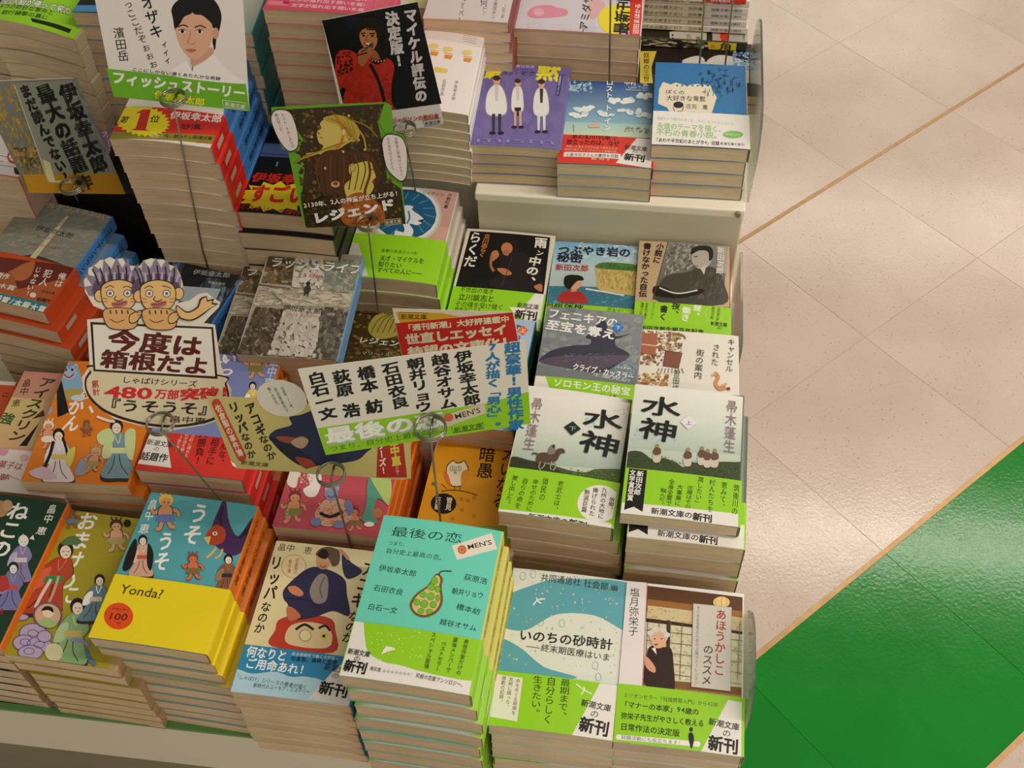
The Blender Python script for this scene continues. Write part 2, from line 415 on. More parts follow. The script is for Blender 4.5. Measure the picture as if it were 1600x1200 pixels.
def stack(label, short, corner, px, z, yaw=0, n=4, zb=TABLE, W=.105, H=.150, cover='ffffff', spine=None, band=None, bandh=.05, bandfront=None, bulge=.0012, tilt=0, fan=(0, 0), jit=.0015, side=1, lowspine=None, draw=None, dband=None, page=None, off=None, t_top=None, bfx=-.6, stitle=None):
    """a pile of n copies; its top cover's corner sits where the photograph shows it"""
    yr = math.radians(yaw); c, s = math.cos(yr), math.sin(yr)
    prof = Prof(W, bulge, tilt); gap = .0005
    lu, lv = {'BL': (-W/2, -H/2), 'BR': (W/2, -H/2), 'TL': (-W/2, H/2), 'TR': (W/2, H/2)}[corner]
    P = atz(px[0], px[1], z+float(prof.z(lu)))
    cx, cy = P[0]-(c*lu-s*lv), P[1]-(s*lu+c*lv)
    t = (z-zb)/n-gap if not t_top else t_top
    zbot = z-t      # bottom of the top book (profile minimum)
    def mp(x, y):
        zz = z
        for _ in range(4):
            Q = atz(x, y, zz); dx, dy = Q[0]-cx, Q[1]-cy; u, v = c*dx+s*dy, -s*dx+c*dy
            zz = zbot+t+float(prof.z(min(max(u, -W/2), W/2)))
        return (u, v)
    rect = [(-W/2+.0006, -H/2+.0002), (W/2-.0012, -H/2+.0002), (W/2-.0012, H/2-.0002), (-W/2+.0006, H/2-.0002)]
    if side < 0: rect = [(-a, b) for a, b in rect][::-1]
    cov = lin(cover); spc = lin(spine) if spine else cov
    def base_cols(V, front, sp):
        h = len(V)//2; return [sp if (v[0]*side > W/2-.0014) else front for v in V[:h]]+[tuple(a*.5+b*.5 for a, b in zip(front, CUT))]*h
    pr = None
    if draw: pr = Print(mp, rect); draw(pr)
    V, Fc = shell(prof, H, t, .00025, -H/2, H/2, cov, side)
    zf = lambda uv, zl: np.stack([uv[:, 0], uv[:, 1], prof.z(uv[:, 0])+t+.00004+zl], 1)
    cm_top = print_mesh('cover', V, Fc, base_cols(V, cov, spc), pr, zf, prof.u[1:-1])
    cm = print_mesh('cover', V, Fc, base_cols(V, cov, lin(lowspine) if lowspine else spc), None, zf) if n > 1 else cm_top
    pm = pages_mesh(prof, H, t); pm.materials.append(page or M_PAGE)
    if band:
        bc = lin(band); bp = None
        v0, v1 = -H/2+.0001, -H/2+bandh
        if dband:
            r2 = [(rect[0][0], v0), (rect[1][0], v0), (rect[1][0], v1-.0002), (rect[0][0], v1-.0002)] if side > 0 else [(rect[0][0], v0), (rect[1][0], v0), (rect[1][0], v1-.0002), (rect[0][0], v1-.0002)]
            bp = Print(mp, r2, L=2); dband(bp)
        o = .0003
        lift = 0.0 if not pr else min(.0012, pr.L*pr.dz)
        V2, F2 = shell(prof, H, t, .0002, v0, v1, bc, side, outer=o+lift)
        zf2 = lambda uv, zl: np.stack([uv[:, 0], uv[:, 1], prof.z(uv[:, 0])+t+o+lift+.00003+zl], 1)
        bm_top = print_mesh('paper_band', V2, F2, [bc]*(len(V2)//2)+[CUTB(bc)]*(len(V2)//2), bp, zf2, prof.u[1:-1])
        if n > 1:
            V3, F3 = shell(prof, H, t, .00012, v0+.0003, v1, bc, side, outer=.00015)
            bfc = lin(bandfront) if bandfront else bc
            bm = print_mesh('paper_band', V3, F3, [bfc if v[0] > W*bfx and abs(v[0]) < W/2-.0014 else bc for v in V3[:len(V3)//2]]+[CUTB(bfc)]*(len(V3)//2), None, zf2)
    rnd = random.Random(sum(map(ord, short)))
    grp = 'paperbacks in the pile with the '+short
    tiers = []; sme = slb = None
    if stitle:
        txt, scol, pcol = stitle; vt = []; tt = []; ct = []; m = 0; sz = min(t*.62, .0085); xs = side*(W/2+.0006); stp = min(.0098, .085/len(txt))
        for i, ch in enumerate(txt):
            gv, gt = glyph(ch, .008)
            if not len(gv): continue
            gx, gy = (gv[:, 1], -gv[:, 0]) if ch in ROT else (gv[:, 0], gv[:, 1])
            vt.append(np.stack([np.full(len(gv), xs), H*.44-stp*(i+.5)+gy*min(stp, sz*1.2), t/2-side*gx*sz], 1)); tt.append(gt+m); ct.append(np.tile(lin(scol), (len(gv), 1))); m += len(gv)
        if pcol:
            z0, z1 = t*.34, t*.70; y0, y1 = -H/2+.014, -H/2+.034
            slb = print_mesh('spine_label', [(xs, y0, z0), (xs, y1, z0), (xs, y1, z1), (xs, y0, z1)], [(0, 1, 2, 3)], [lin(pcol)]*4, None, None)
        sme = print_mesh('spine_title', np.concatenate(vt), np.concatenate(tt).tolist(), np.concatenate(ct), None, None)
    for k in range(n):
        o = bpy.data.objects.new('paperback_book', None); COL.objects.link(o)
        o.empty_display_size = .02
        jx = jy = jr = 0
        if k:
            jx = fan[0]*k+rnd.uniform(-jit, jit); jy = fan[1]*k+rnd.uniform(-jit, jit)*.5; jr = rnd.uniform(-.006, .006)
            if off and k < len(off): jx += off[k][0]; jy += off[k][1]; jr += math.radians(off[k][2])
        o.location = (cx+c*jx-s*jy, cy+s*jx+c*jy, zbot-k*(t+gap)); o.rotation_euler = (0, 0, yr+jr)
        pg = link(bpy.data.objects.new('page_block', pm), o)
        link(bpy.data.objects.new('cover', cm_top if k == 0 else cm), o)
        if band: link(bpy.data.objects.new('paper_band', bm_top if k == 0 else bm), o)
        if sme: link(bpy.data.objects.new('spine_title', sme), o)
        if slb: link(bpy.data.objects.new('spine_label', slb), o)
        lab = label if k == 0 else ('bottom' if k == n-1 and n > 3 else ORD[k+1])+' book down in the pile under the '+short
        tag(o, lab, 'book', grp if n > 1 else None)
        tiers.append(o)
    return tiers

# ---------------------------------------------------------------- the setting: floor, display table
LIME = '98d41e'; INK = '15120f'; CREAM = 'f0e8d6'; PAPER = 'efe9e2'
fl = box('floor', -3, 4.5, -2, 8, -.02, -.0025, M_TILE); tag(fl, kind='structure'); fl.location = (0, 0, FLOOR)
A45 = math.radians(45); PITCH = .3235; GAPT = .0003
def tile_mesh(mat):
    h = PITCH/2-GAPT/2; e = .0003
    V = [(-h, -h, -.002), (h, -h, -.002), (h, h, -.002), (-h, h, -.002), (-h, -h, -e), (h, -h, -e), (h, h, -e), (-h, h, -e),
         (-h+e, -h+e, 0), (h-e, -h+e, 0), (h-e, h-e, 0), (-h+e, h-e, 0)]
    Fc = [(0, 1, 5, 4), (1, 2, 6, 5), (2, 3, 7, 6), (3, 0, 4, 7), (4, 5, 9, 8), (5, 6, 10, 9), (6, 7, 11, 10), (7, 4, 8, 11), (8, 9, 10, 11)]
    me = bpy.data.meshes.new('tile'); me.from_pydata(V, [], Fc); me.materials.append(mat); me.update(); return me
tb, tg = tile_mesh(M_TILE), tile_mesh(M_GREEN)
# rows run along +45 degrees; row index r counts in the (y-x) direction, row 0 is the green one
C0 = .343/math.sqrt(2)     # centre of the green row, distance across the rows
for r in range(-3, 12):
    for k in range(-6, 16):
        across = C0+r*PITCH; along = (1.445/math.sqrt(2))+(k-.5)*PITCH
        x = (along-across)/math.sqrt(2); y = (along+across)/math.sqrt(2)
        if not (-1.3 < x < 1.7 and .1 < y < 3.2): continue
        if x < .0 and y > .75: continue
        o = link(bpy.data.objects.new('tile', tg if r == 0 else tb), fl); o.location = (x, y, 0); o.rotation_euler = (0, 0, A45)
for i, (r, L) in enumerate(((-.5, 2.4), (.5, 3.0), (2.5, 3.6))):
    across = C0+r*PITCH; a0, a1 = .2, .2+L
    b_ = box('trim_%d' % (i+1), a0, a1, across-.004, across+.004, FLOOR-.003, FLOOR+.0011, M_BRASS); b_.rotation_euler = (0, 0, A45)
    tag(b_, kind='structure')

tb_ = bpy.data.objects.new('display_table', None); COL.objects.link(tb_); tb_.location = (0, 0, FLOOR)
tag(tb_, 'long white stepped display table carrying all the paperback piles', 'table')
def tbox(nm, x0, x1, y0, y1, z0, z1, m, bev=.002):
    o = box(nm, x0, x1, y0, y1, z0-FLOOR, z1-FLOOR, m, tb_, bev); return o
tbox('table_top', -1.25, .126, .389, 1.86, TABLE-.105, TABLE, M_FRONT)
tbox('table_base', -1.2, .09, .475, 1.80, FLOOR, TABLE-.105, M_DARK)
st_ = tbox('raised_step', -.184, .1205, .989, 1.40, TABLE+.0005, STEP-.0125, M_GREY)
tbox('step_board', -.186, .1215, .986, 1.402, STEP-.012, STEP, M_WHITE)
tbox('raised_step', -1.2, -.190, 1.028, 1.40, TABLE+.0005, STEP-.012, M_GREY)
tbox('step_board', -1.2, -.1865, 1.026, 1.402, STEP-.0115, STEP, M_WHITE)
gs = box('green_edge_strip', -.62, -.30, .3855, .3915, TABLE-.001, TABLE+.0035, simple('green_strip', '5c8c4c', .5))
tag(gs, 'thin green strip along the front edge under the left piles', 'strip')
# little corner screw and bracket of the step
V, Fc = tubepath([(.1135, .9815, STEP-.004-FLOOR), (.1135, .987, STEP-.004-FLOOR)], .0032, 10)
mesh_obj('corner_screw', V, Fc, M_DARK, tb_)

def guard(label, x0, lean, y0, y1, z0, z1, rad=.03):
    pts = [(y0, z0), (y1, z0)]
    for k in range(9): a = math.pi/2*k/8; pts.append((y1-rad+rad*math.cos(a), z1-rad+rad*math.sin(a)))
    for k in range(9): a = math.pi/2+math.pi/2*k/8; pts.append((y0+rad+rad*math.cos(a), z1-rad+rad*math.sin(a)))
    n = len(pts); V = []
    for dx in (0, .0026): V += [(x0+dx+(z-z0)*lean, y, z) for y, z in pts]
    Fc = [tuple(range(n))[::-1], tuple(range(n, 2*n))]+[(i, (i+1) % n, n+(i+1) % n, n+i) for i in range(n)]
    o = mesh_obj('acrylic_guard', V, Fc, M_ACR); tag(o, label, 'guard'); return o
guard('clear acrylic end guard with rounded corner beside the topmost blue cover', .1225, .02, 1.0, 1.235, STEP+.0006, STEP+.105, .05)
guard('low clear acrylic end plate at the corner of the grey step', .1225, -.0, .83, .978, TABLE+.0006, TABLE+.105, .012)
guard('clear acrylic end guard beside the old woman portrait cover', .1215, .02, .40, .50, TABLE+.0006, TABLE+.165, .045)

# ---------------------------------------------------------------- small drawing bits shared by covers
def kimono(p, x, y, s, robe, sash='e8d060', hair='1c1512', lean=0, face='f3dcc4', trim='ffffff'):
    """a little robed figure, s = height in pixels"""
    q = lambda pts: [(x+(a+lean*b)*s, y+b*s) for a, b in pts]
    ink = '3a2a26'
    for g, c in ((1.06, ink), (1, robe)):
        p.B(q([(-.10*g, .22), (.10*g, .22), (.24*g, .45), (.17*g, .62), (.30*g, .98*g), (0, 1.02*g), (-.32*g, .98*g), (-.17*g, .62), (-.25*g, .45)]), c)
    p.B(q([(-.24, .42), (-.10, .36), (-.12, .62), (-.28, .66)]), trim)
    p.P(q([(-.13, .48), (.13, .48), (.14, .58), (-.14, .58)]), sash)
    p.S(q([(-.05, .24), (.02, .40), (.07, .24)]), s*.02, trim)
    p.S(q([(.02, .6), (.05, .8), (.16, .96)]), s*.015, ink)
    p.S(q([(-.06, .62), (-.1, .8), (-.2, .95)]), s*.015, ink)
    a = q([(0, .12)])[0]
    p.E(a[0], a[1]-.02*s, .115*s, .13*s, hair); p.E(a[0], a[1]+.015*s, .08*s, .095*s, face)
    p.Ln([(a[0]-.045*s, a[1]+.01*s), (a[0]-.015*s, a[1]+.01*s)], s*.012, ink); p.Ln([(a[0]+.02*s, a[1]+.01*s), (a[0]+.05*s, a[1]+.01*s)], s*.012, ink)
    p.E(a[0]+.01*s, a[1]+.06*s, .014*s, .01*s, 'b5453c')
def imp(p, x, y, s, skin='e09a6a', cloth='7c8a3a', hair='6a3a28', lean=0):
    """a small bare-chested child figure with tousled hair"""
    q = lambda pts: [(x+(a+lean*b)*s, y+b*s) for a, b in pts]
    ink = '4a2a20'
    p.S(q([(-.1, .35), (-.34, .5), (-.42, .38)]), s*.13, ink); p.S(q([(-.1, .35), (-.34, .5), (-.42, .38)]), s*.10, skin)
    p.S(q([(.1, .38), (.34, .44), (.42, .6)]), s*.13, ink); p.S(q([(.1, .38), (.34, .44), (.42, .6)]), s*.10, skin)
    p.S(q([(-.08, .7), (-.14, .95), (-.26, .98)]), s*.15, ink); p.S(q([(-.08, .7), (-.14, .95), (-.26, .98)]), s*.12, skin)
    p.S(q([(.08, .7), (.18, .9), (.3, .92)]), s*.15, ink); p.S(q([(.08, .7), (.18, .9), (.3, .92)]), s*.12, skin)
    p.B(q([(-.18, .3), (.18, .3), (.2, .62), (-.2, .62)]), ink); p.B(q([(-.16, .32), (.16, .32), (.18, .6), (-.18, .6)]), skin)
    p.B(q([(-.22, .56), (.22, .56), (.24, .76), (-.24, .76)]), cloth)
    a = q([(0, .15)])[0]; p.E(a[0], a[1]-.03*s, .22*s, .19*s, hair); p.E(a[0], a[1]+.03*s, .16*s, .13*s, skin)
    for k in (-1, 0, 1): p.Ln([(a[0]+k*.1*s, a[1]-.12*s), (a[0]+k*.18*s, a[1]-.3*s)], s*.05, hair)
    p.E(a[0]-.05*s, a[1]+.03*s, .02*s, .02*s, ink); p.E(a[0]+.07*s, a[1]+.03*s, .02*s, .02*s, ink)
def wave(p, pts, col, ink='6a5a8a', w=1): p.B(pts, ink); c = np.mean(np.array(pts), 0); p.B([tuple(c+(np.array(q)-c)*.9) for q in pts], col)

# ================================================================ FRONT ROW
def d(p):
    p.GR([(975, 905), (1170, 915), (1170, 1200), (950, 1190)], 'f2ecea', 'f2ecea')
    q = [(1010, 915), (1175, 935), (1175, 1100), (1003, 1085)]
    p.GR(q, '5c3a1c', '8a5a28')
    p.P([(1012, 936), (1165, 956), (1165, 966), (1011, 946)], 'a06a30')
    p.P([(1012, 946), (1165, 966), (1165, 990), (1010, 968)], 'd8c496')
    p.CL([(1012, 948), (1165, 968), (1165, 990), (1010, 968)], ['b8a070', 'e8d8b0', '8e7440'], 40, 5, 1.5, 3)
    p.P([(1010, 966), (1165, 988), (1165, 994), (1010, 972)], '3c200e')
    p.P([(1009, 972), (1163, 992), (1163, 1075), (1005, 1060)], 'd9d3b4')
    p.CL([(1012, 976), (1160, 994), (1160, 1070), (1008, 1058)], ['f4f2da', 'c2c08a', 'e8e4c4', 'a8ac6c'], 120, 6, 3, 5)
    for k in range(9): p.Ln([(1012+k*18, 972), (1008+k*18, 1062)], .9, '7a6038')
    for k in range(5): p.Ln([(1010, 985+k*16), (1160, 1002+k*17)], .9, '7a6038')
    p.P([(1042, 970), (1047, 970), (1045, 1066), (1040, 1066)], '4a2812')
    p.GR([(1003, 1070), (1165, 1088), (1165, 1105), (1003, 1090)], 'a87844', 'c89456')
    # old woman in a dark kimono
    p.B([(1012, 1018), (1020, 1010), (1034, 1012), (1048, 1014), (1052, 1036), (1052, 1085), (1020, 1085), (1006, 1060)], '301a12')
    p.P([(1018, 1014), (1024, 1012), (1026, 1024)], 'efe4d8')
    p.B([(1006, 1026), (1014, 1030), (1024, 1044), (1022, 1052), (1010, 1044)], 'e0a088')
    p.E(1029, 994, 15, 14, 'cfc9c2'); p.E(1029, 1001, 12, 13, 'e6b493'); p.E(1025, 1008, 3.2, 1.8, 'b8554a')
    p.E(1023, 999, 1.4, 1, INK); p.E(1034, 999, 1.4, 1, INK)
    for a in ((1016, 990), (1024, 984), (1036, 985), (1042, 993)): p.E(a[0], a[1], 5, 4, 'dedad4')
    # lantern and title panel
    p.E(1127, 942, 13, 9, 'f4d48c')
    for k in (-7, 0, 7): p.S([(1127+k, 934), (1127+k*1.3, 942), (1127+k, 950)], .7, 'b88848')
    p.P([(1083, 944), (1143, 950), (1141, 1081), (1080, 1074)], 'd6cfc4'); p.Ln([(1083, 944), (1143, 950), (1141, 1081), (1080, 1074), (1083, 944)], .8, 'a89a8a')
    p.V_('あほうかしこ', 1127, 953, 1123, 1057, 18, 'a8322c', .012)
    p.V_('のススメ', 1107, 1008, 1103, 1072, 17, '5a4638', .012)
    p.V_('すてきな女性のための上級マナーレッスン', 1091, 948, 1087, 1071, 6, '6a5a4e')
    p.P([(977, 905), (1011, 911), (1003, 1080), (960, 1076)], 'f0e6e4'); p.Ln([(1011, 911), (1003, 1080)], 1.5, 'd09a94')
    p.V_('塩月弥栄子', 992, 919, 989, 995, 16, '2c3048')
def db(p):
    p.P([(1137, 1095), (1170, 1100), (1170, 1190), (1090, 1185)], PAPER)
    p.T('ミリオンセラー『冠婚葬祭入門』から42年', 974, 1087, 1122, 1103, 8, '4a5a20')
    p.T('「マナーの本家」94歳の', 970, 1101, 1092, 1114, 11, '222a10', .012)
    p.T('弥栄子先生がやさしく教える', 970, 1119, 1100, 1132, 11, '222a10', .012)
    p.T('日常作法の決定版', 969, 1136, 1062, 1147, 12, '222a10', .012)
    p.P([(966, 1149), (1090, 1160), (1090, 1168), (965, 1157)], 'f4f0ea'); p.E(966, 1153, 4, 4.5, 'f4f0ea'); p.E(1090, 1164, 4, 4.5, 'f4f0ea')
    p.T('就職活動にも役立ちます!', 970, 1153, 1064, 1162, 7, '6a6a60')
    p.B([(1076, 1147), (1082, 1147), (1084, 1158), (1080, 1171), (1076, 1158)], '141414'); p.E(1079.5, 1141, 2.8, 3.6, '241a16')
    p.T('新潮文庫', 1107, 1128, 1155, 1138, 12, '2a2622', .01); p.T('の', 1128, 1146, 1142, 1148, 12, '2a2622')
    p.T('新刊', 1106, 1161, 1154, 1169, 25, '1c1814', .03)
stack('paperback with old woman in dark kimono portrait and pale left strip', 'old woman portrait cover', 'BR', (1160, 1184), .094, -.6, n=7,
      cover='f2ecea', band=LIME, bandh=.051, bandfront='e8e4d8', draw=d, dband=db, page=M_PAGE2, bulge=.001)

def d(p):
    p.P([(795, 880), (980, 905), (960, 1060), (770, 1040)], 'e4e6da')
    teal = '5fa9b6'
    p.B([(782, 938), (830, 915), (880, 905), (990, 915), (985, 985), (930, 962), (870, 960), (820, 985), (780, 975)], teal)
    p.B([(775, 1000), (810, 1010), (850, 1042), (900, 1060), (770, 1060)], teal)
    p.CL([(795, 885), (975, 910), (960, 1055), (775, 1035)], ['c9d8b8', 'bcd6d8', 'e0b890', 'a8c0a0', 'c8b8d4'], 36, 3, 4, 9)
    for a in ((817, 900), (833, 897), (878, 974), (930, 1040), (935, 1058), (845, 972)): p.O(a[0], a[1], 4.5, 6, .8, '9abfa8')
    p.S([(833, 946), (840, 938), (852, 936)], 2.2, 'f4f2ea'); p.S([(838, 934), (841, 940), (846, 943)], 2.2, 'f4f2ea')
    p.T('共同通信社', 845, 902, 908, 910, 13, '3a4440'); p.T('社会部', 912, 911, 951, 917, 13, '3a4440'); p.T('編', 954, 918, 966, 920, 10, '3a4440')
    p.T('いのちの砂時計', 811, 992, 958, 1008, 19, '1a1a1a', .012)
    p.T('終末期医療はいま', 845, 1012, 954, 1028, 13, '3c403c'); p.Ln([(822, 1010), (843, 1013)], .8, '3c403c')
def db(p):
    p.P([(943, 1058), (985, 1066), (965, 1165), (893, 1150)], PAPER)
    p.V_('最期まで、', 884, 1061, 878, 1124, 16, '26300e'); p.V_('自分らしく', 862, 1058, 855, 1132, 16, '26300e'); p.V_('生きたい。', 841, 1056, 836, 1120, 16, '26300e')
    p.S([(900, 1069), (912, 1078), (925, 1085)], 2, 'f2f2e0'); p.S([(908, 1086), (913, 1078), (912, 1074)], 2, 'f2f2e0')
    p.P([(770, 1053), (817, 1060), (808, 1128), (764, 1120)], 'ece8d8')
    p.V_('命をめぐる現場を', 810, 1061, 802, 1118, 7); p.V_('克明に綴った、', 799, 1059, 792, 1108, 7); p.V_('感動の記録。', 788, 1057, 782, 1100, 7)
    p.T('新潮文庫', 908, 1098, 955, 1108, 12, '2a2622', .01); p.T('の', 922, 1115, 936, 1117, 12, '2a2622'); p.T('新刊', 905, 1131, 952, 1141, 25, '1c1814', .03)
stack('paperback with pale cover, teal curves and bird, lime band', 'teal curves and bird cover', 'BL', (762, 1133), .094, -1.2, n=7,
      cover='dfe3d8', band=LIME, bandh=.049, bandfront='e8e4d8', draw=d, dband=db, page=M_PAGE2, bulge=.0015, fan=(.0005, 0), bfx=-.1)

def d(p):
    p.P([(600, 800), (795, 822), (735, 1090), (525, 1060)], '6ed8c0')
    p.T('最後の恋', 611, 830, 723, 842, 17, '1c3430', .0); p.T('つまり、', 607, 848, 637, 852, 8, '1c3430'); p.T('自分史上最高の恋。', 603, 860, 697, 873, 9, '1c3430')
    p.P([(706, 853), (768, 833), (777, 858), (714, 875)], 'eee2d2'); p.E(722, 859, 7, 7, 'd0683c'); p.O(722, 859, 3.5, 3.5, .8, 'f0b890'); p.W("MEN'S", 731, 855, 768, 847, 8, '3a2c24', .01)
    for st, a in (('伊坂幸太郎', (592, 887, 651, 897)), ('石田衣良', (584, 918, 630, 926)), ('白石一文', (575, 947, 621, 955)), ('荻原浩', (725, 901, 762, 909)), ('朝井リョウ', (706, 923, 756, 931)), ('橋本紡', (713, 947, 751, 957)), ('越谷オサム', (687, 971, 745, 982))):
        p.T(st, *a, 11, '1c3430')
    p.B([(680, 898), (668, 915), (650, 928), (640, 945), (648, 960), (664, 965), (683, 957), (692, 940), (690, 918), (692, 905), (686, 897)], '7a5a1e')
    p.B([(680, 901), (670, 917), (653, 930), (644, 945), (650, 957), (664, 961), (680, 954), (688, 939), (686, 918), (688, 907), (685, 900)], 'd8c88a')
    for a in ((679, 908, 5, 6), (674, 918, 6, 5), (661, 929, 5, 5), (673, 932, 6, 6), (684, 921, 4, 5), (651, 941, 5, 5), (663, 944, 6, 6), (677, 945, 5, 5), (658, 955, 5, 4), (671, 956, 5, 4), (684, 935, 3, 5)):
        p.E(*a, '7ac02c'); p.O(a[0], a[1], a[2], a[3], .6, '6a7a20')
    p.S([(686, 899), (690, 893), (706, 893)], 1.5, '2c2010')
def db(p):
    p.B([(545, 960), (566, 965), (570, 995), (576, 1020), (600, 1035), (625, 1040), (648, 1047), (680, 1055), (715, 1062), (745, 1070), (740, 1110), (520, 1080)], PAPER)
    rnd = random.Random(4)
    for _ in range(38): p.E(rnd.uniform(575, 665), rnd.uniform(985, 1035), .9, .9, 'e6f4b0')
    p.B([(596, 1024), (602, 1013), (612, 1012), (618, 1016), (608, 1019), (600, 1022)], 'f0f6d8'); p.P([(604, 1013), (602, 1009), (608, 1012)], 'f0f6d8')
    for st, a in (('男性作家だけの', (730, 1000, 716, 1056)), ('最強メンバーで', (713, 997, 700, 1052)), ('ベストセラー', (695, 1003, 683, 1050)), ('スペシャル登場', (679, 989, 666, 1046))): p.V_(st, *a, 8, '2c3a10')
    p.T('新潮文庫', 544, 1018, 579, 1024, 10, '2a2622', .01); p.T('の', 553, 1029, 564, 1031, 9, '2a2622'); p.T('新刊', 538, 1040, 574, 1046, 20, '1c1814', .03)
    p.T('満足度', 578, 1045, 596, 1048, 7); p.T('☆☆☆☆☆☆☆!', 598, 1049, 646, 1055, 6, '8a9a60'); p.T('究極の恋愛アンソロジー。', 650, 1056, 727, 1072, 8)
stack('turquoise paperback with green pear drawing and lime band, on a tall fanned pile', 'turquoise pear cover', 'BR', (735, 1088), .172, -2.6, n=10,
      cover='6ed8c0', spine='d8cc60', band=LIME, bandh=.0475, bandfront='eee8e0', draw=d, dband=db, bulge=.0022, fan=(.0008, -.0006), tilt=.001,
      off=[(0, 0, 0), (.004, -.002, 0), (.006, -.005, .5), (.006, -.006, 0)], stitle=('最後の恋つまり自分史上最高の恋', '6a6420', 'dfe8b8'))

def d(p):
    p.P([(425, 835), (620, 860), (560, 1110), (350, 1090)], 'eddfae')
    p.T('畠中 恵', 434, 854, 488, 861, 13, '2c2420')
    p.V_('リッパ', 434, 868, 420, 938, 20, INK, .02); p.V_('なのか', 418, 940, 403, 990, 16, INK, .015)
    p.V_('アコギ', 580, 878, 556, 950, 22, INK, .02); p.V_('なのか', 556, 955, 541, 1005, 18, INK, .015)
    p.O(459, 885, 19, 18, 1, 'd09a6a'); p.V_('佐倉聖の', 465, 872, 461, 898, 6, 'c8643c'); p.V_('事件簿', 454, 874, 451, 896, 6, 'c8643c')
    # crouching man in navy suit on a red round doll
    p.B([(430, 985), (437, 968), (470, 960), (515, 966), (524, 985), (520, 1020), (425, 1010)], 'c8402c')
    p.B([(452, 980), (480, 972), (515, 982), (512, 1012), (450, 1006)], 'ead0a0'); p.E(477, 993, 9, 9, 'f2e2b0'); p.O(477, 993, 9, 9, 1, 'a06030')
    p.E(506, 994, 6, 6, 'e8cc60'); p.E(506, 994, 2.5, 2.5, INK); p.S([(462, 984), (476, 976), (490, 984)], 4, '2a1c14'); p.S([(498, 982), (508, 978), (516, 986)], 3.5, '2a1c14')
    p.B([(446, 918), (482, 888), (512, 890), (538, 905), (542, 928), (546, 962), (520, 955), (490, 965), (455, 968), (450, 945), (443, 935)], '332f52')
    p.B([(484, 922), (498, 898), (512, 903), (510, 938), (492, 942)], '9a8e86'); p.S([(507, 902), (500, 920), (504, 935)], 3, '5a7a70')
    p.B([(535, 862), (548, 878), (566, 893), (545, 905), (536, 892)], '3a3558'); p.S([(520, 860), (534, 862), (545, 874)], 5, 'd89a78')
    p.E(505, 877, 11, 13, 'e0a27c'); p.B([(494, 868), (500, 858), (515, 855), (530, 862), (530, 880), (520, 885), (512, 872)], '6a5442'); p.B([(496, 868), (506, 858), (514, 866), (508, 874)], '2a1a16')
    p.S([(500, 884), (505, 887), (510, 884)], 1.3, '8a3028')
    p.B([(450, 918), (462, 916), (474, 926), (470, 932), (456, 928)], 'd88a64'); p.B([(448, 950), (458, 950), (470, 964), (452, 970)], 'd07a54')
    p.S([(448, 935), (480, 938), (500, 950)], 1, '18142c')
def db(p):
    p.B([(345, 1040), (372, 1046), (395, 1053), (430, 1050), (455, 1058), (480, 1058), (510, 1070), (520, 1120), (340, 1100)], 'b8dcec')
    p.P([(560, 1016), (580, 1020), (560, 1110), (482, 1092), (520, 1050)], PAPER)
    p.T('どんな陳情でも難題でも、', 392, 1001, 512, 1017, 12, 'f4faff', .008)
    p.T('何なりと', 386, 1018, 449, 1026, 19, 'ffffff', .02); p.T('ご用命あれ!', 384, 1036, 477, 1048, 18, 'ffffff', .02)
    p.T('政治事務所で働く大学生・', 456, 1022, 530, 1030, 6, 'e8f4ff'); p.T('佐倉聖、颯爽と登場', 455, 1029, 527, 1036, 8, '0a1c3c', .01)
    p.T('「しゃばけ」シリーズの著者が描く', 367, 1057, 480, 1075, 8); p.T('新時代のユーモア・ミステリー', 396, 1071, 485, 1082, 8)
    p.T('新潮文庫', 507, 1042, 548, 1050, 12, '2a2622', .01); p.T('の', 518, 1055, 530, 1058, 10, '2a2622'); p.T('新刊', 499, 1074, 545, 1082, 22, '1c1814', .03)
stack('cream paperback with man in navy suit on red doll and blue band', 'navy suit man cover', 'BL', (359, 1081), .095, -1.0, n=8,
      cover='eddfae', spine='e08a28', band='2f8ec0', bandh=.044, bandfront='e8dcc0', draw=d, dband=db, bulge=.0008)

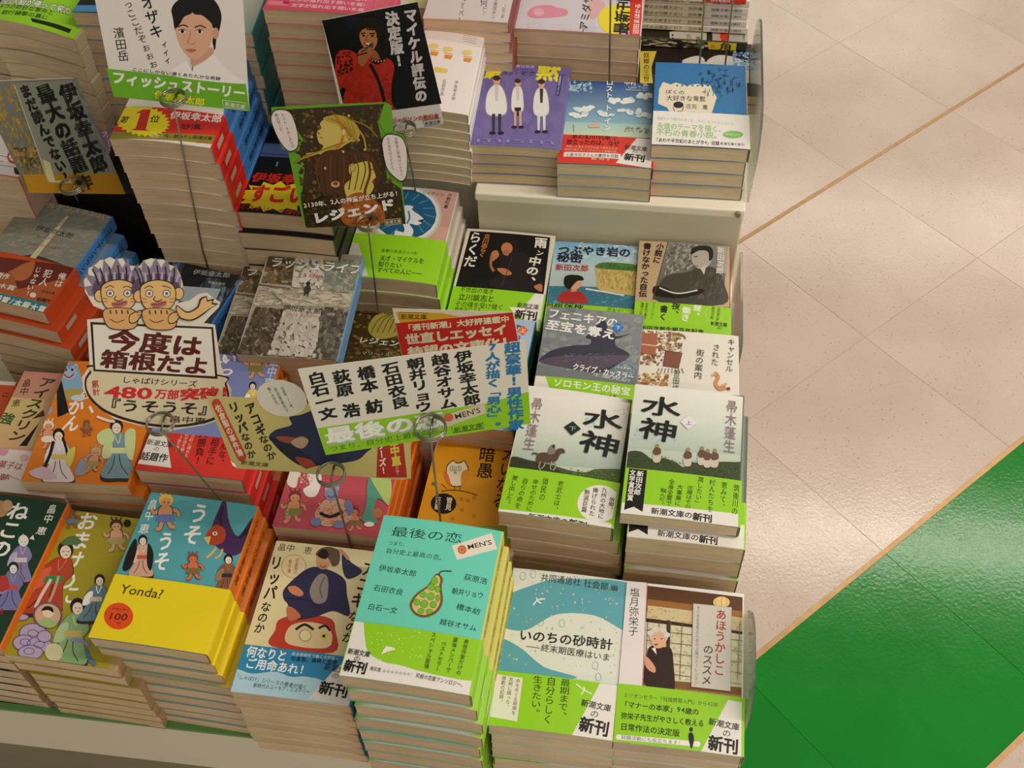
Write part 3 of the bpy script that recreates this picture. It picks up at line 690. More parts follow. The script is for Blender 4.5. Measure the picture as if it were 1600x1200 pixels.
def d(p):
    p.P([(230, 770), (415, 783), (335, 1030), (130, 1000)], '57a5ae')
    p.V_('畠中', 241, 780, 231, 814, 14, 'f4f0ea', .01); p.V_('恵', 228, 818, 223, 834, 16, 'f4f0ea', .01)
    p.V_('うそ', 316, 786, 296, 852, 30, 'f8f5ee', .02); p.V_('うそ', 262, 830, 250, 893, 26, 'f8f5ee', .02)
    # winged bird figure
    p.B([(328, 838), (340, 800), (352, 780), (358, 815), (372, 838), (392, 812), (410, 800), (404, 830), (392, 848), (368, 868), (346, 860)], '4a2a5c')
    for k in range(7): p.Ln([(340+k*2, 808+k*4), (352-k*2, 784+k*7)], 1.5, '241830'); p.Ln([(372+k*4, 842-k*2), (400+k, 808+k*3)], 1.5, '241830')
    p.B([(325, 830), (338, 820), (352, 828), (350, 846), (334, 852), (322, 845)], 'b8452c'); p.P([(318, 840), (330, 838), (326, 852)], 'e8c070'); p.E(336, 834, 4, 3, 'f4e8c0'); p.E(336, 834, 1.5, 1.5, INK)
    p.S([(338, 856), (330, 866), (322, 872)], 4, 'd8b070'); p.S([(348, 858), (344, 868), (336, 873)], 3.5, 'd8b070')
    imp(p, 260, 776, 52, 'd89a6a', '6a7ab0', 'e0c050', -.05)
    kimono(p, 224, 838, 62, 'd8a890', 'c85a40', '1c1512', -.05, trim='e8c8b8'); p.B([(192, 890), (200, 862), (212, 842), (214, 860), (204, 888)], '1c1512'); p.B([(232, 850), (240, 866), (236, 892), (230, 880)], '1c1512')
    kimono(p, 358, 868, 60, '8a5a40', '3a2a26', '1c1512', -.1, trim='a87a5c'); imp(p, 302, 868, 38, 'd8744a', '8a6a3a', '8a4a30')
    p.CL([(140, 985), (330, 1015), (325, 1030), (130, 1000)], ['d8c8b0', '6a4a3a', 'c89a60'], 22, 5, 3, 8)
YEL = 'f2d81c'
def db(p):
    p.P([(180, 880), (372, 905), (330, 1030), (130, 990)], YEL)
    p.W('Yonda?', 189, 921, 255, 930, 15, '4a4420', .01)
    p.E(186, 964, 23, 21, 'e8501c'); p.W('100', 173, 964, 200, 966, 11, '5a2a10', .015); p.T('新潮文庫の', 176, 952, 203, 955, 4, '7a3010'); p.T('冊', 183, 975, 190, 976, 5, '7a3010')
stack('sky blue paperback with winged bird and white letters under a yellow band', 'yellow band', 'BR', (322, 1024), .124, -2.3, n=9,
      cover='57a5ae', spine='e07a1e', band=YEL, bandh=.062, draw=d, dband=db, bulge=.0012, fan=(.0021, -.0002), bandfront='b9b488', stitle=('うそうそ畠中恵', '8a3c10', None),
      off=[(0, 0, 0), (.0, 0, 0), (.004, -.001, 0), (.006, -.0045, -.3), (.004, -.005, 0), (.003, -.005, 0), (.003, -.005, 0), (.002, -.004, 0), (.002, -.004, 0)])

def d(p):
    p.P([(90, 790), (260, 800), (150, 1060), (-20, 1030)], 'a89a24')
    p.V_('おまけの', 142, 800, 98, 922, 30, 'f8f5ee', .02); p.V_('こ', 117, 914, 108, 945, 24, 'f8f5ee', .02)
    kimono(p, 108, 848, 108, 'b8462c', '3a8a50', '2a2420', -.42, trim='d86a50')
    p.B([(95, 850), (105, 840), (118, 838), (128, 848), (112, 852)], '5a7a50')
    p.S([(62, 870), (60, 895), (48, 915), (40, 940)], 5, '4a8a58'); p.S([(80, 905), (65, 930), (55, 950)], 5, 'e8d0c0'); p.S([(92, 900), (84, 925), (70, 955)], 4, 'd8a090')
    imp(p, 182, 815, 46, 'e0a884', 'b8a070', '4a3424'); p.E(199, 818, 6, 6, '1c1a18'); imp(p, 112, 795, 30, '9a6a4a', '6a90b0', '3a2a20')
    # framed lady and purple clouds
    for a in ((52, 990, 22, 16), (38, 1005, 18, 13), (62, 1008, 20, 13), (48, 1020, 20, 12), (32, 965, 14, 6), (70, 995, 12, 10)): p.E(*a, '6a5488'); p.E(a[0], a[1], a[2]-1.5, a[3]-1.5, 'b9a8c4')
    for a in ((52, 990), (40, 1004), (62, 1008), (46, 1018)): p.O(a[0], a[1], 8, 5, 1, '6a5488')
    p.E(75, 962, 23, 21, '7a5a6a'); p.E(75, 962, 20, 18, 'd8b090'); p.E(76, 958, 9, 8, 'f0d4b8'); p.B([(65, 955), (72, 948), (82, 950), (84, 958), (76, 954)], '1c1512'); p.B([(60, 974), (75, 967), (90, 975), (78, 982)], 'a8c078')
    kimono(p, 124, 938, 100, '8cb07a', 'c8b060', '1c1814', -.18, trim='b8cc98')
    p.S([(112, 1000), (128, 1003), (140, 1010)], 6, '8a8ab0'); p.E(85, 1020, 14, 14, 'd8d0a0'); p.S([(135, 1015), (140, 1030), (150, 1040)], 6, '5a7a9a')
    kimono(p, 158, 900, 70, '6a8a9a', 'd8d0b0', '1c1814', -.2)
stack('mustard paperback with red robed lady, far left of front row but one', 'mustard cover with red robed lady', 'TL', (110, 797), .094, -2.2, n=8, cover='a89a24', spine='b89a70', draw=d, bulge=.0006, lowspine='b89a70', off=[(0, 0, 0), (.003, 0, 0)]+[(.013, -.001, 0)]*6)
def d(p):
    p.P([(-90, 770), (120, 786), (20, 1030), (-120, 1010)], '173a26')
    p.V_('ねこの', 36, 785, -6, 872, 32, 'f4f0ea', .02); p.V_('畠中', 84, 788, 73, 818, 14, 'f0ece0', .01); p.V_('恵', 68, 823, 62, 836, 15, 'f0ece0', .01)
    p.E(1, 795, 12, 13, 'b98a60'); p.E(12, 790, 8, 9, 'c89a70')
    kimono(p, 38, 838, 70, '8a80a8', 'd8c8d0', 'e8e2d8', -.15, 'ece6dc', trim='b8b0d0'); p.P([(33, 842), (36, 834), (41, 842)], 'e8e2d8'); p.P([(46, 842), (52, 836), (54, 844)], 'e8e2d8')
    kimono(p, 22, 880, 72, '7a78a8', 'c84a4a', '24201c', -.1, 'e8e2da', trim='9a98c8'); p.B([(-5, 905), (10, 900), (14, 918), (0, 925)], 'b83a34')
    p.P([(-2, 958), (4, 950), (6, 962)], '8a2c24')
stack('dark green paperback with robed cats, cut off at the left edge', 'dark green cat cover', 'TR', (107, 787), .104, -2.2, n=8, cover='173a26', spine='d8701c', draw=d, bulge=.0008, lowspine='b89a70')

# ================================================================ SECOND ROW
def suijin(p, top):
    if top:
        tl, tr, br, bl = (994, 602), (1168, 621), (1163, 740), (972, 722)
    else: tl, tr, br, bl = (822, 614), (990, 630), (976, 770), (795, 740)
    p.GR([tl, tr, br, bl], 'f0ece4', 'b9c8b4', 14)
def d(p):
    suijin(p, True)
    p.GR([(975, 640), (1168, 660), (1166, 712), (972, 700)], 'dfe4d8', 'b4c6b4')
    p.CL([(985, 668), (1060, 678), (1055, 694), (985, 688)], ['a8b0c8', 'b8bed0', 'c4cad4'], 22, 5, 2.5, 2)
    p.B([(978, 712), (985, 705), (1002, 706), (1020, 718), (1036, 716), (1055, 722), (1068, 730), (1080, 722), (1098, 726), (1120, 722), (1150, 722), (1170, 724), (1170, 760), (970, 740)], '3c4a28')
    p.CL([(976, 708), (1165, 726), (1162, 756), (970, 736)], ['2a3620', '4a5c30', '5c6c3c', '38482a'], 130, 3, 1.5, 5)
    for x, y in ((1027, 704), (1075, 710), (1097, 708), (1106, 712), (1117, 712)):
        p.B([(x-6, y+18), (x-7, y+4), (x-2, y-4), (x+4, y-4), (x+6, y+4), (x+4, y+18)], 'cfc4b4'); p.B([(x-7, y+2), (x-2, y-5), (x+5, y-2), (x+5, y+6), (x-4, y+8)], '6a4c3c'); p.E(x, y-7, 3, 3, '9a8a5a')
    p.V_('帚木蓬生', 1144, 626, 1139, 709, 19, '8e7478', .0)
    p.T('水', 1001, 632, 1065, 640, 32, '15130f', .015); p.T('神', 998, 668, 1060, 678, 36, '15130f', .015)
    p.P([(1063, 660), (1076, 650), (1089, 662), (1075, 672)], 'f0e6ea'); p.T('上', 1070, 661, 1082, 662, 8, '2c3a78')
def db(p):
    p.P([(970, 786), (1170, 806), (1170, 835), (960, 815)], PAPER)
    p.P([(983, 733), (1011, 736), (1004, 801), (990, 793), (975, 798)], '15130f'); p.V_('新田次郎', 1001, 737, 995, 775, 11, 'f0ece4', .02); p.V_('文学賞受賞', 989, 735, 984, 784, 10, 'f0ece4', .02)
    for st, a in (('筑後川の', (1151, 758, 1147, 806)), ('恵みて、', (1132, 754, 1128, 798)), ('村人たちを', (1113, 750, 1109, 802)), ('潤したい」', (1095, 746, 1090, 792)), ('庄屋はその', (1079, 760, 1074, 796)), ('大事業に', (1063, 758, 1058, 792)), ('全身全霊で', (1050, 750, 1044, 792)), ('臨んだ。', (1037, 764, 1033, 792))): p.V_(st, *a, 10, '2a3a10')
    p.T('新潮文庫の', 1017, 799, 1082, 807, 11, '1c1814', .012); p.T('新刊', 1082, 808, 1113, 812, 13, '1c1814', .03)
def dbb(p):
    p.P([(970, 806), (1175, 822), (1175, 860), (960, 838)], PAPER)
    p.P([(985, 800), (1013, 803), (1012, 836), (997, 827), (982, 832)], '15130f')
    p.T('新潮文庫の', 1027, 833, 1092, 841, 11, '1c1814', .012); p.T('新刊', 1092, 842, 1122, 846, 13, '1c1814', .03)
rest = stack('pale landscape paperback with walkers on a hedge, lying just under the top one', 'walkers on a hedge cover', 'BL', (979, 839), .1245, -1.3, n=6, cover='eeeae2', spine='5a6a58', band=LIME, bandh=.05, bandfront='ece8e0', dband=dbb, page=M_PAGE2, bulge=.0014,
      off=[(0, 0, 0), (.0015, .001, 0), (.001, -.002, 0), (.0, -.0045, 0), (0, .0, 0), (0, 0, 0)])
stack('pale landscape paperback with walkers on a hedge, uppermost and shifted left', 'uppermost walkers cover', 'BL', (969, 803), .141, -1.9, n=1, zb=.1255, cover='eeeae2', spine='5a6a58', band=LIME, bandh=.05, draw=d, dband=db, page=M_PAGE2, bulge=.0012)
def d(p):
    suijin(p, False)
    p.GR([(805, 670), (985, 690), (980, 736), (795, 722)], 'd4dccc', 'a9bcae')
    p.CL([(905, 655), (985, 635), (975, 662), (908, 672)], ['a8c8b8', 'b8d0c0', 'c0d8c8'], 26, 5, 2, 2)
    p.B([(796, 716), (830, 720), (860, 726), (890, 735), (915, 738), (935, 733), (985, 740), (985, 795), (790, 765)], '4a5a2a')
    p.B([(796, 716), (830, 720), (860, 728), (892, 746), (915, 758), (900, 775), (790, 752)], '333c24')
    p.CL([(796, 716), (890, 738), (900, 760), (790, 750)], ['262e1c', '44502c', '3a4426'], 70, 3, 1.5, 7)
    p.CL([(890, 732), (980, 740), (978, 758), (895, 748)], ['5a7a3a', '6c8a48', '4a6a30'], 40, 4, 2, 8); p.CL([(910, 748), (978, 756), (976, 766), (915, 760)], ['b89a40', 'c8a850', '8a8038'], 30, 4, 1.5, 9)
    # rider on a horse
    p.B([(838, 714), (845, 708), (862, 708), (872, 702), (880, 702), (883, 708), (876, 710), (870, 720), (862, 724), (848, 723), (842, 727), (838, 722)], '5c4636')
    for a in (((845, 722), (842, 730), (845, 735)), ((866, 722), (868, 730), (864, 736)), ((852, 723), (850, 729), (846, 733)), ((862, 722), (860, 730), (861, 735))): p.S(a, 2, 'a09480')
    p.S([(842, 711), (836, 709), (831, 710)], 2.5, '5c4636'); p.B([(856, 710), (858, 700), (864, 696), (868, 701), (866, 710)], '8a7c70'); p.E(865, 698, 2.6, 2.8, '4a4038')
    p.V_('帚木蓬生', 841, 622, 825, 705, 19, '8e7478', .0)
    p.T('水', 910, 652, 974, 660, 32, '15130f', .015); p.T('神', 905, 688, 970, 702, 38, '15130f', .015)
    p.P([(881, 668), (895, 659), (908, 671), (893, 681)], '1f2622'); p.T('下', 888, 670, 901, 671, 8, '9ad0c0')
def db(p):
    p.P([(775, 796), (985, 822), (975, 850), (770, 820)], PAPER)
    p.E(936, 788, 34, 29, 'eeeae0'); 
    for st, a in (('故郷、', (957, 778, 953, 800)), ('九州の大地に', (945, 763, 938, 812)), ('捧げられた', (931, 763, 924, 808)), ('熱涙巨篇', (918, 766, 912, 802))): p.V_(st, *a, 9, '1c1814', .012)
    for st, a in (('老武士は、', (877, 752, 867, 802)), ('領民の', (853, 748, 846, 784)), ('幸せのために', (838, 750, 826, 800)), ('自らの命を', (822, 748, 808, 796)), ('差し出した。', (806, 744, 792, 792))): p.V_(st, *a, 10, '2a3a10')
    p.T('新潮文庫の', 825, 808, 888, 817, 11, '1c1814', .012); p.T('新刊', 888, 818, 917, 824, 14, '1c1814', .03)
stack('pale landscape paperback with horse rider and white round blurb', 'horse rider cover', 'BL', (778, 800), .124, -3.5, n=7, cover='eeeae2', spine='4a6a3a', band=LIME, bandh=.05, bandfront='ece8e0', draw=d, dband=db, page=M_PAGE, bulge=.0018, tilt=.001,
      off=[(0, 0, 0), (.008, .001, .3), (.0095, .001, .6), (.0095, .003, .5), (.008, .003, 0), (.008, 0, 0), (.008, 0, 0)])

def d(p):
    p.P([(680, 680), (900, 690), (860, 860), (620, 860)], 'e6a41c')
    p.Ln([(684, 688), (870, 700)], 3, 'f0e8d8'); p.Ln([(684, 688), (630, 830)], 5, 'ece4d6')
    p.V_('藤原正彦', 676, 694, 661, 745, 11, '3a2c10'); p.V_('大いなる', 799, 698, 778, 795, 22, '221a0a', .01); p.V_('暗愚', 763, 698, 756, 748, 26, '221a0a', .012)
    p.B([(697, 730), (703, 722), (709, 719), (712, 722), (720, 722), (725, 719), (729, 724), (733, 735), (728, 752), (722, 760), (706, 760), (698, 748)], '6a4a18')
    p.B([(698.5, 731), (704, 723.5), (709, 721), (712, 724), (720, 724), (724.5, 721), (727.5, 725), (731, 735), (727, 751), (721, 758.5), (707, 758.5), (699.5, 747)], 'f2e6c8')
    p.B([(696, 736), (702, 746), (704, 760), (697, 754), (693, 743)], 'd87a28'); p.B([(722, 738), (731, 734), (733, 745), (724, 761), (720, 752)], 'dc9a2c')
    p.O(707, 732, 4, 3.6, .8, '5a4420'); p.O(717, 732.5, 4, 3.6, .8, '5a4420'); p.E(707, 732, 1, 1, INK); p.E(717, 732.5, 1, 1, INK); p.P([(711, 734), (714, 740), (709, 740)], 'b88a40')
    p.S([(690, 768), (705, 766), (725, 768), (746, 774)], 1.6, '6a5018'); p.S([(698, 764), (692, 758), (689, 756)], 1.2, '6a5018'); p.E(678, 756, 4, 3, '6a7a20'); p.Ln([(711, 759), (710, 766)], 1, '5a4420'); p.Ln([(718, 759), (719, 767)], 1, '5a4420')
    p.E(693, 787, 20, 16, '15110a'); p.V_('管見', 703, 777, 700, 798, 10, 'f0e6d0', .02); p.V_('妄語', 685, 776, 683, 797, 9, 'f0e6d0', .02)
    for a in ((721, 780), (731, 782), (741, 778), (722, 797), (741, 806), (707, 811)): p.O(a[0], a[1], 2, 2, .8, '8a6a20')
    p.B([(735, 826), (765, 822), (800, 826), (830, 840), (800, 850), (720, 845)], '8ac03c'); p.B([(745, 829), (760, 825), (775, 828), (778, 840), (745, 840)], 'c8cc98')
stack('yellow orange paperback with owl in glasses on a branch', 'yellow owl cover', 'TL', (684, 685), .052, -2.5, n=5, W=.1, cover='e6a41c', spine='e8e0cc', draw=d, bulge=.0004)

def d(p):
    p.P([(430, 690), (650, 700), (600, 850), (410, 835)], 'c0505c')
    imp(p, 462, 770, 46, 'd8946a', '8a8a50', '7a3a30', -.15); imp(p, 554, 795, 34, 'd08860', '8a6a4a', '7a3a30')
    p.B([(448, 740), (458, 735), (470, 740), (466, 748), (462, 762), (450, 758)], 'e8dcd4'); p.B([(480, 742), (500, 740), (502, 755), (494, 775), (480, 776), (474, 765), (484, 757)], 'ece4dc'); p.CL([(468, 740), (490, 742), (488, 758), (468, 756)], ['d86a5a', 'e8dcd4'], 16, 3, 2, 3)
    # cat in a checked robe
    p.B([(500, 790), (512, 780), (532, 780), (548, 790), (550, 808), (536, 820), (505, 822), (492, 806)], 'd8a890'); p.CL([(495, 785), (550, 785), (545, 820), (495, 820)], ['d05a2c', 'f0e0d0', 'e07a4a'], 46, 3.5, 3, 6)
    p.S([(500, 802), (516, 808), (536, 800)], 5, '241a18'); p.E(494, 816, 9, 7, '7a82a8'); p.E(530, 820, 11, 6, '7a82a8'); p.B([(538, 786), (548, 784), (552, 800), (544, 806)], '7a82a8')
    p.E(518, 772, 11, 11, '8a90b4'); p.P([(508, 768), (508, 760), (514, 764)], 'a8acc8'); p.P([(522, 762), (530, 758), (530, 768)], 'a8acc8'); p.S([(512, 762), (517, 758), (523, 762)], 3, '24304a'); p.S([(512, 775), (518, 778), (524, 774)], 1.2, '3a2a3a')
    p.B([(578, 745), (608, 748), (610, 765), (605, 785), (590, 780), (585, 800), (590, 818), (566, 814), (572, 790)], '5a9a86'); p.B([(580, 745), (610, 748), (608, 790), (592, 770)], 'b4cc74'); p.E(577, 820, 8, 4, 'ece4dc'); p.E(590, 803, 8, 8, 'c07850')
    p.V_('新潮文庫', 450, 796, 446, 818, 5, 'e8c0b8')
stack('rose red paperback with cat in checked robe, by orange spines', 'rose red cover with cat', 'BL', (425, 822), .100, -1.2, n=7, cover='c0505c', spine='dc7020', draw=d, bulge=.001, fan=(.0009, .0), stitle=('畠中恵', 'b03a1c', None))

def d(p):
    p.P([(320, 540), (465, 545), (400, 760), (190, 740)], '8089c0')
    p.V_('いっちばん', 361, 550, 330, 650, 26, 'f4f0f0', .02); p.V_('い', 350, 552, 343, 573, 20, 'f4f0f0', .02); p.V_('畠中恵', 432, 555, 417, 608, 15, 'e4e4f0', .01)
    imp(p, 398, 548, 42, 'd89a70', '8a8038', 'a05038', .05); kimono(p, 395, 598, 50, 'e8c850', 'b84a3a'); imp(p, 340, 610, 34, 'd89a70', 'b84a3a')
    p.CL([(300, 715), (385, 735), (385, 748), (300, 735)], ['e8a890', '8a6ab0', 'e8d0d0'], 10, 6, 3, 3)
def db(p):
    p.GR([(190, 655), (420, 675), (400, 760), (190, 740)], 'd8362c', 'd8362c')
    p.P([(222, 660), (258, 664), (268, 732), (205, 724)], PAPER); p.E(244, 676, 7, 5, 'b8b0a8')
    p.T('新潮文庫', 230, 691, 271, 697, 10, '2a2622', .01); p.T('の', 240, 702, 250, 703, 8); p.T('話題作', 220, 713, 263, 717, 14, '1c1814', .02)
    p.V_('大勝負!', 320, 672, 308, 728, 14, '6a1410', .02); p.V_('相手に', 338, 685, 327, 728, 13, '6a1410', .02); p.V_('そんな、', 352, 680, 345, 730, 11, '6a1410', .02)
    p.V_('江戸の町に現れた', 306, 668, 291, 716, 6, 'f4d8c8'); p.V_('一太郎が謎を解く', 297, 666, 283, 712, 6, 'f4d8c8'); p.V_('シリーズ第七弾!', 288, 668, 275, 708, 6, 'f4d8c8')
    p.E(372, 720, 11, 12, 'ece6e0')
stack('lilac blue paperback with tumbling child and red lower band', 'lilac blue cover with red band', 'BL', (211, 735), .116, -.5, n=7, cover='8089c0', spine='dc7a20', band='d8362c', bandh=.046, draw=d, dband=db, bulge=.001, fan=(.0042, -.0008), jit=.001, stitle=('いっちばん畠中恵', '5a1c10', 'd8a89c'))

def d(p):
    p.P([(80, 555), (250, 565), (215, 760), (20, 760)], 'e07c1e')
    p.V_('ちんぷん', 150, 565, 128, 625, 20, 'f4f0ea', .01); p.V_('か', 124, 622, 112, 650, 24, 'f4f0ea', .02); p.V_('ん', 118, 648, 106, 675, 24, 'f4f0ea', .02); p.Ln([(140, 635), (145, 645)], 4, 'f4f0ea')
    # blue oni
    p.B([(92, 580), (102, 568), (118, 570), (126, 585), (128, 610), (122, 622), (105, 625), (84, 618), (80, 610), (90, 600)], '8ab0cc'); p.E(108, 582, 13, 11, 'a4c0d8'); p.S([(100, 585), (108, 590), (116, 584)], 2.5, 'b04a3c')
    p.E(103, 578, 2, 2, INK); p.E(113, 578, 2, 2, INK); p.CL([(95, 568), (122, 568), (122, 576), (95, 576)], ['6a90b8', 'c8d8e4'], 12, 4, 3, 3); p.B([(86, 612), (120, 608), (126, 618), (108, 624), (84, 622)], 'b8a04a')
    p.E(72, 640, 10, 8, '8ab0cc'); p.E(122, 622, 11, 5, 'c8d8e4'); p.P([(88, 596), (96, 594), (108, 645), (90, 652)], '14100e')
    imp(p, 76, 660, 40, 'e09a70', 'ece0d0', 'ece0d0'); 
    kimono(p, 92, 672, 80, 'e4d2d4', 'd8c060', '15110e', 0, trim='f0e6e4'); p.S([(84, 690), (78, 712), (66, 738)], 5, '15110e'); p.S([(98, 684), (104, 702), (106, 716)], 4, '15110e'); p.B([(46, 738), (70, 730), (90, 748), (60, 748)], 'd8b8c4'); p.B([(106, 706), (118, 700), (112, 728), (104, 726)], 'd8cc60')
    kimono(p, 182, 658, 88, '7a98a4', 'd8dca0', '241c18', .05, trim='ccd49a'); p.B([(152, 680), (172, 670), (178, 690), (158, 696)], 'ccd49a'); p.B([(196, 676), (212, 674), (208, 718), (198, 710)], 'ccd49a')
    p.B([(118, 742), (124, 722), (142, 710), (158, 708), (150, 728), (132, 742)], '9a9aac'); imp(p, 152, 702, 36, 'd89468', 'a8945a', 'b8a890', -.3); imp(p, 136, 660, 22, 'a86a44', '8a5a3a', '6a4a2c')
    p.S([(152, 652), (168, 658), (180, 660)], 4, 'e8e0d4')
stack('orange paperback with white robed lady and blue ogre', 'orange cover with white robed lady', 'BL', (32, 752), .112, 3.2, n=8, cover='e07c1e', draw=d, bulge=.0008, off=[(0, 0, 0), (.012, 0, -1), (.022, 0, -2)]+[(.03, 0, -2.5)]*5)

def d(p):
    p.GR([(30, 575), (110, 585), (50, 700), (-60, 690)], 'd08a7c', 'c8b070'); p.GR([(10, 620), (70, 625), (50, 700), (-60, 700)], 'd4c078', 'd8a880')
    p.Ln([(38, 578), (-30, 700)], 3, 'e8dcd0')
    p.V_('畠中', 44, 592, 36, 618, 13, '5a2a2c', .01); p.V_('恵', 27, 624, 24, 636, 13, '5a2a2c', .01); p.V_('アイスクリン', 78, 590, 22, 690, 24, '2c3418', .02); p.T('強', 0, 652, 22, 656, 20, '2c5a28', .02)
    p.P([(62, 660), (30, 697), (42, 697)], '15110e'); p.P([(68, 640), (50, 655), (70, 650)], '4a3420')
def db(p):
    p.P([(-60, 680), (80, 690), (60, 790), (-80, 780)], 'e4d6d0'); p.E(4, 702, 10, 11, 'd89aa8'); p.E(38, 716, 7, 6, 'dfb0b8')
    p.T('菓子は', -2, 725, 36, 730, 13, 'a8404c', .01); p.T('夢', -2, 745, 16, 748, 12, 'a8404c', .01); p.Ln([(16, 745), (30, 750)], .8, 'a8404c')
stack('pink and gold paperback with brush lettering and blossom band', 'blossom band', 'TL', (38, 580), .088, 0, n=6, W=.1, cover='c8a078', band='e4d6d0', bandh=.05, draw=d, dband=db)
def d(p):
    p.P([(-90, 600), (40, 600), (0, 800), (-100, 800)], 'c8502c'); p.T('こ', 3, 616, 15, 617, 9, '3a1a14', .02)
    p.P([(-90, 580), (30, 590), (28, 603), (-90, 597)], 'e0d4c8')
stack('vermilion paperback with pale top edge, at the left picture edge', 'vermilion cover', 'TR', (27, 597), .068, 3, n=5, cover='c8502c', draw=d)

# ================================================================ THIRD AND FOURTH ROWS, RIGHT
def d(p):
    p.GR([(853, 475), (1003, 492), (998, 610), (820, 620)], '8a8e90', '74787c')
    p.CL([(853, 478), (1003, 494), (996, 590), (832, 575)], ['7c8286', '9aa09e', '8a918e', '70757c', '98a09a'], 60, 16, 10, 11)
    p.B([(938, 500), (946, 502), (952, 520), (962, 526), (984, 522), (962, 530), (940, 532), (915, 528), (925, 518)], '3a3848')
    p.B([(842, 565), (862, 548), (895, 540), (922, 538), (926, 522), (958, 520), (962, 540), (976, 548), (983, 556), (965, 570), (940, 582), (900, 578), (870, 572)], '3c3a4a')
    p.B([(842, 565), (880, 556), (930, 556), (983, 556), (960, 570), (920, 580), (880, 574)], '5a4e60'); p.CL([(880, 552), (960, 552), (950, 570), (880, 568)], ['7a6a70', '4a5a78', '6a4a58'], 30, 6, 2, 5)
    p.T('フェニキアの', 856, 489, 966, 506, 17, 'f4f2ee', .02); p.T('至宝を奪え', 853, 507, 962, 524, 17, 'f4f2ee', .025)
    p.P([(956, 512), (965, 503), (975, 512), (965, 521)], '3a78c8'); p.T('下', 961, 512, 970, 513, 7, 'ffffff')
    p.T('クライブ・カッスラー', 895, 573, 990, 590, 12, 'f4f2ee', .02); p.T('土屋晃訳', 925, 585, 985, 596, 6, 'e8e8e8')
    p.O(976, 579, 15, 12, 1.2, '6ab0d8'); p.T('NUMA', 966, 575, 986, 577, 5, 'cfe8f4'); p.T('ファイル', 964, 582, 988, 585, 6, 'cfe8f4')
def db(p):
    p.P([(825, 584), (852, 588), (862, 620), (820, 615)], PAPER)
    p.T('ソロモン王の秘宝', 864, 598, 985, 613, 14, 'f6f8e8', .02); p.T('までもが', 906, 618, 962, 624, 12, '26360c', .01)
stack('grey paperback with dark submarine-like craft and white katakana title', 'grey craft cover', 'TL', (855, 479), .094, -1.2, n=6, cover='80858a', band=LIME, bandh=.052, draw=d, dband=db)
def d(p):
    p.GR([(680, 480), (842, 496), (830, 620), (660, 610)], 'a8c0dc', 'b8d0e4')
    p.T('の', 801, 512, 816, 514, 15, '1a2440', .02); p.P([(808, 517), (817, 508), (826, 516), (817, 525)], 'e0703c'); p.T('上', 812, 516, 822, 517, 7, 'ffffff')
    p.T('奪え', 798, 528, 815, 530, 12, '1a2440', .02); p.CL([(800, 540), (828, 543), (815, 600), (800, 600)], ['8aa8cc', 'c8b8d0', '94b4d4'], 24, 5, 3, 4)
stack('light blue paperback with orange diamond, half hidden by signs, teal spine', 'light blue cover with orange diamond', 'TR', (838, 503), .086, -2.5, n=5, cover='a8c0dc', spine='1f5a54', draw=d)
def d(p):
    p.P([(995, 510), (1160, 520), (1160, 640), (990, 640)], 'ecE6da'.lower())
    p.CL([(1003, 516), (1068, 520), (1062, 575), (1000, 570)], ['7a4a34', 'b8905c', '8a5a3c', 'd8c8a8', '5a3a28', 'c8a878'], 90, 6, 5, 13)
    p.P([(1040, 548), (1066, 552), (1060, 576), (1036, 572)], '8a5444'); p.Ln([(1040, 548), (1066, 552), (1060, 576), (1036, 572), (1040, 548)], 1, '4a2c20')
    p.P([(1003, 520), (1028, 522), (1024, 555), (1000, 552)], 'b06a50'); p.Ln([(1000, 538), (1026, 541)], 2, 'd8c0a0')
    p.S([(1052, 522), (1066, 524), (1071, 530)], 3, '7a7a3a'); p.S([(1060, 538), (1062, 545)], 2.5, '7a7a3a'); p.CL([(998, 582), (1046, 585), (1040, 625), (994, 620)], ['d8a03c', '8a4a2c', 'c88a38', '6a4a30', 'e0b860'], 50, 6, 4, 3)
    for k in range(8): p.Ln([(1030+k*5, 576), (1026+k*6, 584)], 1, '5a4a30')
    p.V_('キャンセル', 1143, 530, 1139, 582, 12, '2c3a38'); p.V_('された', 1120, 538, 1116, 572, 12, '2c3a38'); p.V_('街の案内', 1095, 546, 1090, 593, 13, '2c3a38'); p.V_('吉田修一', 1058, 578, 1054, 625, 11, '3a5a54')
    p.S([(1116, 583), (1122, 590), (1118, 600), (1124, 608), (1134, 606)], 6, 'd09060'); p.S([(1126, 604), (1136, 600)], 3, 'e0a878'); p.E(1138, 608, 3, 2.6, '6a4a30'); p.S([(1118, 584), (1112, 588)], 3, 'e0a878')
stack('off-white paperback with brown street drawing and thin title, right edge of third row', 'street drawing cover', 'TR', (1154, 525), .085, .6, n=6, cover='ece6da', draw=d, page=M_PAGE2)

